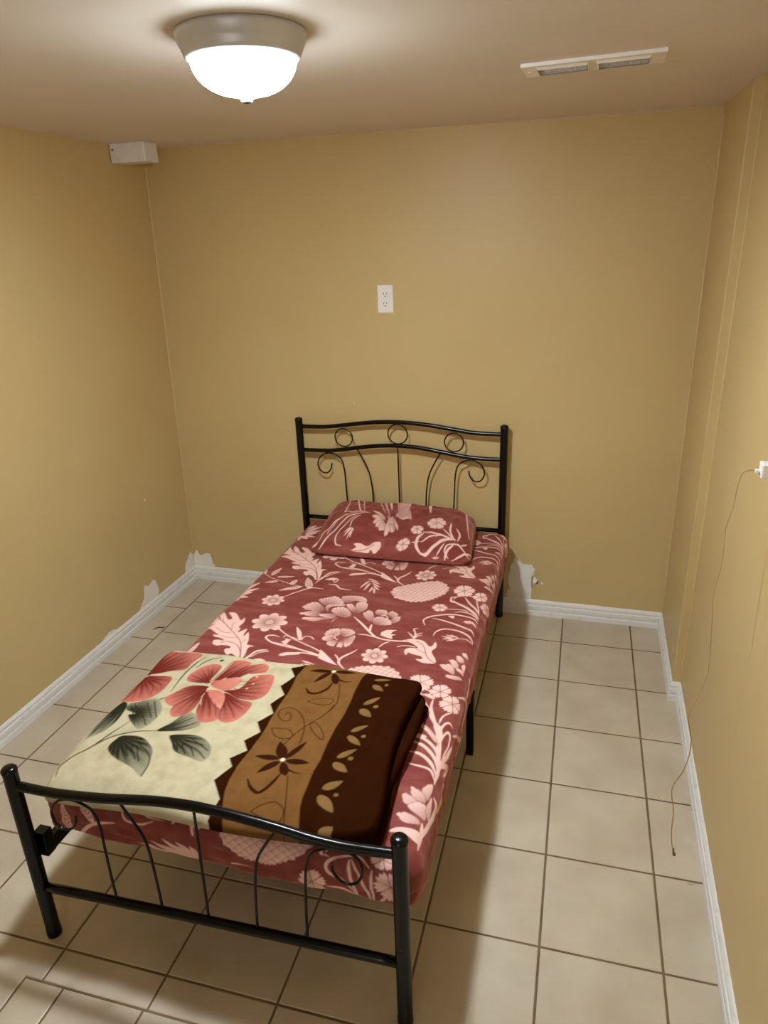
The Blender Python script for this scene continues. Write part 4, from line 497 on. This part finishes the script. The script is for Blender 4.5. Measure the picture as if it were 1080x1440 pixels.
class Canvas:
    def __init__(s, x0, x1, y0, y1, ch=1, px=.001, bg=0):
        s.x0, s.y0, s.px = x0, y0, px; s.w = int((x1-x0)/px); s.h = int((y1-y0)/px)
        s.a = np.zeros((s.h, s.w, ch), np.float32); s.a[:] = bg
    def win(s, pts, m):
        P = np.array(pts); lo = P.min(0)-m; hi = P.max(0)+m
        i0 = max(0, int((lo[0]-s.x0)/s.px)); i1 = min(s.w, int((hi[0]-s.x0)/s.px)+2)
        j0 = max(0, int((lo[1]-s.y0)/s.px)); j1 = min(s.h, int((hi[1]-s.y0)/s.px)+2)
        if i1 <= i0 or j1 <= j0: return None
        X, Y = np.meshgrid(s.x0+(np.arange(i0, i1)+.5)*s.px, s.y0+(np.arange(j0, j1)+.5)*s.px)
        return (slice(j0, j1), slice(i0, i1)), X, Y
    def put(s, sl, mask, val):
        m = np.clip(mask, 0, 1)[..., None]
        val = np.asarray(val, np.float32)
        if val.ndim == 2: val = val[..., None]
        s.a[sl] = s.a[sl]*(1-m)+val*m
    def sample(s, x, y):
        fx = np.clip((x-s.x0)/s.px-.5, 0, s.w-1.001); fy_ = np.clip((y-s.y0)/s.px-.5, 0, s.h-1.001)
        i = fx.astype(int); j = fy_.astype(int); u = (fx-i)[:, None]; v = (fy_-j)[:, None]
        A = s.a; return A[j,i]*(1-u)*(1-v)+A[j,i+1]*u*(1-v)+A[j+1,i]*(1-u)*v+A[j+1,i+1]*u*v
    def blur(s):
        a = s.a
        for ax in (0, 1): a = (np.roll(a, 1, ax)+2*a+np.roll(a, -1, ax))/4
        s.a = a
def inside(X, Y, P):
    r = np.zeros(X.shape, bool); n = len(P)
    for k in range(n):
        (x1, y1), (x2, y2) = P[k], P[(k+1) % n]
        if y1 == y2: continue
        c = ((y1 > Y) != (y2 > Y)); xx = (x2-x1)*(Y-y1)/(y2-y1)+x1; r ^= c & (X < xx)
    return r
def segdist(X, Y, P, closed=False, taper=None):
    d = np.full(X.shape, 9.); n = len(P); m = n if closed else n-1
    for k in range(m):
        (x1, y1), (x2, y2) = P[k], P[(k+1) % n]; dx, dy = x2-x1, y2-y1; L2 = dx*dx+dy*dy+1e-12
        t = np.clip(((X-x1)*dx+(Y-y1)*dy)/L2, 0, 1); q = np.hypot(X-x1-t*dx, Y-y1-t*dy)
        if taper is not None: q = q-taper((k+t)/m)
        d = np.minimum(d, q)
    return d
sstep = lambda v: np.clip(v/.001+.5, 0, 1)
def draw(cv, k, w, val, pts, pal=None):
    col = (lambda i: np.array(pal[i])) if pal else None
    V1 = col(val) if pal else 1.0
    if k in 'PQGRH' : poly = [tuple(p) for p in (catmull(pts, 5, True) if k in 'QGR' else pts)]
    if k in 'PQ':
        r = cv.win(poly, .002)
        if r: sl, X, Y = r; cv.put(sl, inside(X, Y, poly).astype(float), np.broadcast_to(V1, X.shape+((len(V1),) if pal else ())))
    elif k in 'GR':
        r = cv.win(poly, .002)
        if not r: return
        sl, X, Y = r; ins = inside(X, Y, poly); d = segdist(X, Y, poly, True); b = pts[0]
        D = np.hypot(X-b[0], Y-b[1]); dm = max(math.hypot(p[0]-b[0], p[1]-b[1]) for p in pts)+1e-6; an = np.arctan2(Y-b[1], X-b[0])
        g = np.clip(D/dm, 0, 1); st = (.5+.5*np.sin(an*30))
        if k == 'G':
            lo = .55 if w == 1 else .22
            v = lo+(1.02-lo)*g**.8-(.42 if w == 0 else .16)*st*(1-g*.45); v = np.where(d < .0016, .08 if w == 0 else .15, v)
            sc_ = .0045*np.clip(np.sin(an*24), 0, 1)*np.clip((g-.6)/.25, 0, 1); cv.put(sl, (ins & (d >= sc_)).astype(float), v)
        else:
            c2 = {6: 6, 7: 7, 12: 12}[val]; c1 = {6: 10, 7: 9, 12: 6}[val]
            g2 = np.clip(g**1.2*1.2-.08-.55*st*(1-g)**.7, 0, 1)[..., None]
            v = np.array(pal[c1])*(1-g2)+np.array(pal[c2])*g2
            ed = np.clip((.0022-d)/.0012, 0, 1)[..., None]*.35; v = v*(1-ed)+np.array(pal[11 if val != 7 else 9])*ed
            cv.put(sl, np.where(ins, np.clip(d/.0015, 0, 1), 0), v)
    elif k in 'SLT':
        P = [tuple(p) for p in catmull(pts, 5)]; hw = w/2000
        r = cv.win(P, hw+.003)
        if not r: return
        sl, X, Y = r
        if k == 'L': d = segdist(X, Y, P)-hw
        else: d = segdist(X, Y, P, taper=lambda t: hw*np.clip(.35+2.6*np.minimum(t, 1-t), 0, 1) if k == 'S' and w > 4 else (hw*(1-.8*t) if k == 'T' else hw+0*t))
        v = (0.12 if k == 'L' else V1)
        cv.put(sl, sstep(-d), np.broadcast_to(np.asarray(v, float), X.shape+((len(V1),) if pal else ())))
    elif k in 'WV':
        (bx_, by_), (tx, ty) = pts; L = math.hypot(tx-bx_, ty-by_)+1e-9; hw = w/2000; ux, uy = (tx-bx_)/L, (ty-by_)/L
        r = cv.win([pts[0], pts[1]], hw+.003)
        if not r: return
        sl, X, Y = r; s_ = ((X-bx_)*ux+(Y-by_)*uy)/L; t_ = -(X-bx_)*uy+(Y-by_)*ux
        sc = np.clip(s_, 0, 1); h = hw*np.sin(PI*sc**.75)**.8*np.where((s_ > 0) & (s_ < 1), 1, 0)
        m = sstep(h-np.abs(t_))*np.where((s_ > 0) & (s_ < 1), 1, 0)
        if pal: cv.put(sl, m, np.broadcast_to(V1, X.shape+(len(V1),))); return
        v = 1-.25*np.exp(-(t_/.001)**2)*(s_ < .8)
        if k == 'V':
            rib = np.sin((s_*L+np.abs(t_)*-.9)/.0048*PI*.9); inn = (np.abs(t_) < h*.68) & (s_ > .12) & (s_ < .86)
            v = np.where(inn & (rib > .15) & (np.abs(t_) > .0012), .12, 1.0)
        cv.put(sl, m, v)
    elif k == 'O':
        c = pts[0]; r0 = w/1000; r = cv.win([c], r0+.003)
        if r: sl, X, Y = r; cv.put(sl, sstep(r0-np.hypot(X-c[0], (Y-c[1]))), np.broadcast_to(V1, X.shape+((len(V1),) if pal else ())))
    elif k in 'YK':
        c, e_ = pts; R0 = math.hypot(e_[0]-c[0], e_[1]-c[1]); n = int(w); r = cv.win([c], R0*1.15)
        if not r: return
        sl, X, Y = r; rho = np.hypot(X-c[0], Y-c[1]); th = np.arctan2(Y-c[1], X-c[0])+.3; sec = 2*PI/n
        loc = (th+PI*4) % sec-sec/2
        if k == 'Y':
            u = rho*np.cos(loc)/R0; v_ = rho*np.sin(loc)/R0; el = ((u-.62)/.38)**2+(v_/.27)**2
            cv.put(sl, sstep((1-el)*.25*R0), np.clip(.25+1.1*(u-.15), .3, 1)); cv.put(sl, sstep(.29*R0-rho), 0.05)
            dots = np.sin(X/.0035*PI*.7)*np.sin(Y/.0045*PI*.7)
            cv.put(sl, sstep(.25*R0-rho), np.where(dots > .1, .35, 1.0))
        else:
            ser = np.abs(((th*22/(2*PI)) % 1)-.5)*2; rr = R0*(.84+.16*ser)*(1-.22*np.exp(-((sec/2-np.abs(loc))/.10)**2))
            cv.put(sl, sstep(rr-rho), np.where((rho*np.sin(sec/2-np.abs(loc)) < .0011) | (rho < .0035), .12, 1-.12*(rho < R0*.35)))
    elif k == 'H':
        r = cv.win(poly, .004)
        if not r: return
        sl, X, Y = r; P = np.array(poly); c = P.mean(0); w_, vec = np.linalg.eigh(np.cov((P-c).T)); ax = vec[:, 1]
        if ax[0] < 0: ax = -ax
        ns_ = ((X-c[0])*ax[0]+(Y-c[1])*ax[1]); nt_ = (-(X-c[0])*ax[1]+(Y-c[1])*ax[0]); ds, dt, R0 = .0135, .021, .0150
        row0 = np.floor(ns_/ds); v = np.full(X.shape, .95)
        for dr in (-1, 0, 1, 2):
            row = row0-dr; cs_ = row*ds; to = np.where(row % 2 == 0, 0, dt/2); ct = np.round((nt_-to)/dt)*dt+to
            q = np.abs(nt_-ct)/(dt*.5); dd = (ns_-cs_)-R0*(1-q**1.1)
            cov = dd < 0
            v = np.where(cov & (dd > -.0017), .15, np.where(cov, .95-.25*np.clip((dd+.012)/-.010, 0, 1), v))
        jag = .006*np.abs(np.sin(np.arctan2(Y-c[1], X-c[0])*14)); d = segdist(X, Y, poly, True); ins = inside(X, Y, poly)
        cv.put(sl, (ins & (d > jag*.9)).astype(float), v)

XL, XRM, YFM, YHM, ZT, ZB = -1.212, -.235, -1.957, -.074, .445, .304
cv = Canvas(-1.40, -.05, -2.16, .10)
for kk in range(-4, 4):
    for k, w, c_, L in PAT['sheet']: draw(cv, k, w, 0, [(x-.038*kk, y-.605*kk) for x, y in pairs(L)])
j = int((YFM-.012-cv.y0)/cv.px); cv.a[:j] = 0
ci, cj = int((-.415-cv.x0)/cv.px), int((-1.345-cv.y0)/cv.px); cv.a[j:cj, ci:] = 0   # the right front corner is drawn motif by motif
for nm in ('foot', 'front', 'side'):
    for k, w, c_, L in PAT[nm]: draw(cv, k, w*(1.9 if nm == 'side' else 1), 0, pairs(L))
cv.blur()

def vnoise(x, y, seed, sc):
    r = np.random.default_rng(seed); g = r.standard_normal((80, 80)); fx, fy_ = x*sc+20, y*sc+40
    i = np.floor(fx).astype(int); j = np.floor(fy_).astype(int); u = fx-i; v = fy_-j; u = u*u*(3-2*u); v = v*v*(3-2*v)
    G = lambda a, b: g[a % 80, b % 80]
    return G(i,j)*(1-u)*(1-v)+G(i+1,j)*u*(1-v)+G(i,j+1)*(1-u)*v+G(i+1,j+1)*u*v

def grid_faces(nu, nv, base=0, flip=False):
    i = np.arange((nu-1)*(nv-1)); a = i//(nv-1); b = i % (nv-1); p = a*nv+b+base
    F = np.stack([p, p+nv, p+nv+1, p+1], 1); return F[:, ::-1] if flip else F
def mesh_np(name, V, F):
    me = bpy.data.meshes.new(name); me.vertices.add(len(V)); me.vertices.foreach_set('co', V.astype(np.float32).ravel())
    me.loops.add(F.size); me.loops.foreach_set('vertex_index', F.astype(np.int32).ravel())
    me.polygons.add(len(F)); me.polygons.foreach_set('loop_start', np.arange(0, F.size, 4, dtype=np.int32))
    me.polygons.foreach_set('use_smooth', np.ones(len(F), bool)); me.update(calc_edges=True); return me
def fattr(me, name, a):
    if a.shape[1] == 1: at = me.attributes.new(name, 'FLOAT', 'POINT'); at.data.foreach_set('value', a.astype(np.float32).ravel())
    else:
        at = me.attributes.new(name, 'FLOAT_COLOR', 'POINT'); at.data.foreach_set('color', np.c_[a, np.ones(len(a))].astype(np.float32).ravel())

# mattress in its fitted sheet: a rounded box made of six fine grids
def mattress():
    lo = np.array([XL, YFM, ZB]); hi = np.array([XRM, YHM, ZT]); R0 = .040; st = .0024
    Vs, Fs = [], []; base = 0
    def lin_(a, b, s): n = max(3, int(round((b-a)/s))+1); return np.linspace(a, b, n)
    for ax, side, s in ((2,1,st),(0,1,st),(1,0,st),(0,0,.006),(1,1,.006),(2,0,.012)):
        o = [i for i in range(3) if i != ax]; A = lin_(lo[o[0]], hi[o[0]], s); B = lin_(lo[o[1]], hi[o[1]], s)
        U, W_ = np.meshgrid(A, B, indexing='ij'); P = np.zeros((U.size, 3)); P[:, o[0]] = U.ravel(); P[:, o[1]] = W_.ravel(); P[:, ax] = (lo, hi)[side][ax]
        F = grid_faces(len(A), len(B), base, flip=((ax == 1) == bool(side)))
        Vs.append(P); Fs.append(F); base += len(P)
    P = np.vstack(Vs); F = np.vstack(Fs)
    C0 = np.clip(P, lo+R0, hi-R0); D = P-C0; n = np.linalg.norm(D, axis=1, keepdims=True)+1e-9; m = np.abs(D).max(1, keepdims=True)
    Q = C0+D/n*np.where(m > 0, np.minimum(R0, m*1.0), 0); Q = C0+D/n*R0
    N = D/n; x, y, z = Q.T
    amp = .0022*vnoise(x, y, 3, 5)+.0010*vnoise(x*1.0, y*2.2, 4, 16)
    tz = (z-ZB)/(ZT-ZB)
    wr_ = .0016*vnoise(y*1.0+x, z*2, 9, 30)*(1-np.abs(N[:, 2]))
    wr_ = wr_+.0025*np.sin(PI*np.clip(tz, 0, 1))*(1-np.abs(N[:, 2]))
    # elasticated lower hem: tucked and slightly scalloped
    tuck = np.clip(.35-tz, 0, 1)/.35; hem = -.010*tuck**2+.004*tuck*vnoise(x+y, z*.01, 12, 14)
    Q = Q+N*(amp+wr_)[:, None]; Q[:, 0] += np.sign(x-(XL+XRM)/2)*hem*(np.abs(N[:, 0]) > .3); Q[:, 1] += np.sign(y+1)*hem*(np.abs(N[:, 1]) > .3)
    Q[:, 2] += np.where(tz < .3, .004*vnoise(x*1.3+y, y*.01, 21, 7)*(tuck), 0)
    Q[:, 2] = np.maximum(Q[:, 2], ZB)
    Q[:, 0] += np.clip((x+.75)/.5, 0, 1)*(-.030+.028*np.clip(-y/1.95, 0, 1))
    me = mesh_np('mattress', Q, F)
    # unrolled fabric coordinates
    s = R0
    ang = np.arcsin(np.clip(np.where(np.abs(N[:, 2]) > 0, 1-np.clip(N[:, 2], 0, 1), 1), 0, 1))
    drop = ZT-z
    fx = np.where(x > XRM-R0, np.where(np.abs(N[:, 0]) > .02, np.minimum(x, XRM-.0)+drop*np.clip(np.abs(N[:, 0])*1.2, 0, 1), x), x)
    fx = np.where((x < XL+R0) & (np.abs(N[:, 0]) > .02), x-drop*np.clip(np.abs(N[:, 0])*1.2, 0, 1), fx)
    fy_ = np.where((y < YFM+R0) & (np.abs(N[:, 1]) > .02), y-drop*np.clip(np.abs(N[:, 1])*1.2, 0, 1), y)
    fattr(me, 'pink', cv.sample(fx, fy_))
    return me
mt = link('mattress', mattress(), MS)
tag(mt, 'single mattress in a maroon sheet printed with pink flowers and leaves', 'mattress')

# pillow
def pillow():
    pc_ = Canvas(-1.25, -.25, -.65, .05)
    for k, w, c_, L in PAT['pillow']: draw(pc_, k, w, 0, pairs(L))
    pc_.blur()
    n1, n2 = 290, 190
    def sp(n): t = np.linspace(-1, 1, n); return np.sign(t)*(1-(1-np.abs(t))**1.25)
    U, V_ = np.meshgrid(sp(n1), sp(n2), indexing='ij'); u, v = U.ravel(), V_.ravel()
    du, dv = 1-np.abs(u), 1-np.abs(v); hw, hd = .335, .195; Rc = .045
    a = np.clip(Rc-du*hw, 0, None); b = np.clip(Rc-dv*hd, 0, None); m = np.maximum(a, b); h = np.hypot(a, b)+1e-9; f = np.where((a > 0) & (b > 0), m/h, 1)
    au = np.where((a > 0) & (b > 0), (Rc-a*f)/hw, du); av = np.where((a > 0) & (b > 0), (Rc-b*f)/hd, dv)
    u2 = np.sign(u)*(1-au); v2 = np.sign(v)*(1-av)
    FL_, FR_, BR_, BL_ = map(np.array, ((-1.062,-.492),(-.372,-.476),(-.405,-.092),(-1.098,-.098)))
    s, t = ((u2+1)/2)[:, None], ((v2+1)/2)[:, None]
    XY = (FL_*(1-s)+FR_*s)*(1-t)+(BL_*(1-s)+BR_*s)*t
    XY[:, 1] += .006*np.sin(s[:, 0]*PI)*(t[:, 0] < .5)*-1*(1-t[:, 0])
    tt = t[:, 0]
    E = (1-np.abs(u2)**6.0)**.5; Fv = np.clip(1-(1-np.clip(tt/.80, 0, 1))**2.0, 0, 1)**.72*np.clip(1-(np.clip(tt-.80, 0, 1)/.205)**2.3, 0, 1)**.5
    x, y = XY.T
    edge = np.minimum(du*hw, dv*hd); ed = np.clip(edge/.02, 0, 1)
    T_ = .126*E*Fv+(.0045*vnoise(x, y, 31, 11)+.0022*vnoise(x*1.8, y, 32, 26))*ed
    mid = .4485+.012*(1-ed)+.034*np.clip(tt-.85, 0, 1)/.15*E
    top = np.maximum(mid+T_, mid); bot = np.maximum(.4478, mid-.002*ed-.03*np.clip(tt-.85,0,1)/.15*E*ed)
    Vt = np.c_[x, y, top]; Vb = np.c_[x, y, np.minimum(bot, top-.0005)]
    border = (du < 1e-9) | (dv < 1e-9); Vb[border] = Vt[border]
    F = np.vstack([grid_faces(n1, n2), grid_faces(n1, n2, len(Vt), True)]); me = mesh_np('pillow', np.vstack([Vt, Vb]), F)
    col = pc_.sample(x, y); fattr(me, 'pink', np.vstack([col, col]))
    return me, (FL_, FR_)
pm, _ = pillow(); pl = link('pillow', pm, MS)
tag(pl, 'rectangular pillow in a matching maroon and pink floral case lying against the headboard', 'pillow')

# folded blanket
PALS = [(185,174,143),(44,19,6),(114,79,42),(50,22,11),(122,92,56),(222,212,184),(188,110,96),(150,145,120),(78,76,54),(42,40,28),(104,38,31),(222,172,150),(203,134,118)]
PAL = [list(lin(*c)[:3]) for c in PALS]
def blanket():
    bc = Canvas(-1.32, -.25, -2.06, -1.25, 3, .001, PAL[0])
    for k, w, c_, L in PAT['blanket']: draw(bc, k, w, c_, pairs(L), PAL)
    bc.blur()
    return bc
bc = blanket()
def slab(name, xl, xr, yf, yb, ztop, zbot, rad, step, canvas=None, corner=.03, flat=None, seed=1, wob=.0025, parent=None):
    """soft folded cloth layer; xl, xr, yf, yb are its edges as functions, ztop / zbot its surfaces"""
    def axis(L, st):
        ne = 9; e_ = rad*(1-np.cos(np.linspace(0, PI/2, ne))); n = int((L-2*rad)/st); mid = np.linspace(rad, L-rad, n)[1:-1]; return np.r_[e_, mid, (L-e_)[::-1]]/L
    LX = xr(-1.6)-xl(-1.6); LY = yb(-.8)-yf(-.8); A = axis(LX, step); B = axis(LY, step)
    U, V_ = np.meshgrid(A, B, indexing='ij'); u, v = U.ravel(), V_.ravel()
    dx = np.minimum(u, 1-u)*LX; dy = np.minimum(v, 1-v)*LY
    a = np.clip(corner-dx, 0, None); b = np.clip(corner-dy, 0, None); both = (a > 0) & (b > 0); f = np.where(both, np.maximum(a, b)/(np.hypot(a, b)+1e-9), 1)
    dx2 = np.where(both, corner-a*f, dx); dy2 = np.where(both, corner-b*f, dy)
    u2 = np.where(u < .5, dx2/LX, 1-dx2/LX); v2 = np.where(v < .5, dy2/LY, 1-dy2/LY)
    y0 = yf(-.8)+(yb(-.8)-yf(-.8))*v2; X = xl(y0)+(xr(y0)-xl(y0))*u2; Y = yf(X)+(yb(X)-yf(X))*v2
    ee = np.clip(np.minimum(dx, dy)/rad, 0, 1); prof_ = np.sqrt(1-(1-ee)**2)
    zt, zb = ztop(X, Y), zbot(X, Y); mid = (zt+zb)/2; hh = (zt-zb)/2*prof_
    w_ = wob*(vnoise(X, Y, seed, 7)+.5*vnoise(X, Y, seed+1, 18))*ee
    Vt = np.c_[X, Y, mid+hh+w_]; Vb = np.c_[X, Y, mid-hh]
    F = np.vstack([grid_faces(len(A), len(B)), grid_faces(len(A), len(B), len(Vt), True)])
    me = mesh_np(name, np.vstack([Vt, Vb]), F)
    if canvas is not None:
        ct = canvas.sample(X, Y); cb = canvas.sample(X, Y)
        fattr(me, 'print', np.vstack([ct, cb]))
    else: fattr(me, 'print', np.tile(np.array(PAL[flat]), (2*len(X), 1)))
    return link(name, me, MBL, parent)
bk = empty('folded_blanket', (-.78,-1.66,.447), 'folded plush blanket, red flower on cream beside brown patterned bands, at the foot', 'blanket')
def ramp(x): return np.clip((x+1.215)/.87, 0, 1)
ztop = lambda x, y: .478+.047*ramp(x)**1.1+.006*np.exp(-((y+1.40)/.05)**2)-.020*np.clip((-1.90-y)/.07, 0, 1)**1.5-.012*np.clip((-1.19-x)/.03, 0, 1)
bx0 = lambda y: -1.219+.030*np.clip((-1.78-y)/.18, 0, 1)**1.5; byb = lambda x: -1.334-.030*ramp(x)-.030*np.clip((x+.70)/.36, 0, 1)**1.6+.004*np.sin(x*17)
slab('top_layer', bx0, lambda y: -.356+.012*np.sin(y*9)+.012*np.clip((-1.75-y)/.2, 0, 1), lambda x: -1.972+.004*np.sin(x*12)+.03*np.clip((x+.46)/.12, 0, 1)**2, byb, ztop, lambda x, y: ztop(x, y)-.030-.008*ramp(x), .014, .0024, bc, .02, seed=41, parent=bk)
slab('folded_layer', lambda y: -1.205+0*y, lambda y: -.345+.010*np.sin(y*8+1), lambda x: -1.955+0*x, lambda x: byb(x)-.006, lambda x, y: ztop(x, y)-.031-.008*ramp(x), lambda x, y: .4475+.014*ramp(x), .009, .008, None, .03, 1, 51, .001, bk)
slab('folded_layer', lambda y: -.80+0*y, lambda y: -.335+.008*np.sin(y*10+2), lambda x: -1.945+0*x, lambda x: byb(x)-.010, lambda x, y: .4485+.013*ramp(x), lambda x, y: .4478+0*x, .006, .008, None, .03, 1, 61, .0005, bk)

# crumb of dirt on the floor by the left baseboard
bm = bmesh.new(); add_tube(bm, [(-1.875,-.545,.003),(-1.866,-.53,.0035),(-1.855,-.522,.004),(-1.838,-.522,.004),(-1.828,-.510,.006)], [.0012,.0022,.0028,.0026,.0012], 7)
tag(from_bm('dry_leaf', bm, simple('dry_brown', (74,58,40), .9), smooth=True), 'dark curled scrap on the floor beside the left baseboard', 'scrap')

# ------------------------------------------------------------------ camera, world, view
cd = bpy.data.cameras.new('camera'); cam = bpy.data.objects.new('camera', cd); C.objects.link(cam)
cam.location = (0.04871, -3.05568, 1.71744); cam.rotation_euler = (1.19792, 0.032978, 0.279189)
cd.sensor_fit = 'VERTICAL'; cd.sensor_height = 36; cd.lens = 24.9516; cd.clip_start = .02
bpy.context.scene.camera = cam
w = bpy.data.worlds.new('world'); bpy.context.scene.world = w; w.use_nodes = True
w.node_tree.nodes['Background'].inputs[0].default_value = (.02,.02,.02,1); w.node_tree.nodes['Background'].inputs[1].default_value = 0
sc = bpy.context.scene
sc.view_settings.view_transform = 'Standard'; sc.view_settings.look = 'None'; sc.view_settings.gamma = 1; sc.view_settings.use_curve_mapping = False
sc.view_settings.exposure = 3.22
sc.cycles.max_bounces = 14; sc.cycles.diffuse_bounces = 10; sc.cycles.use_denoising = True
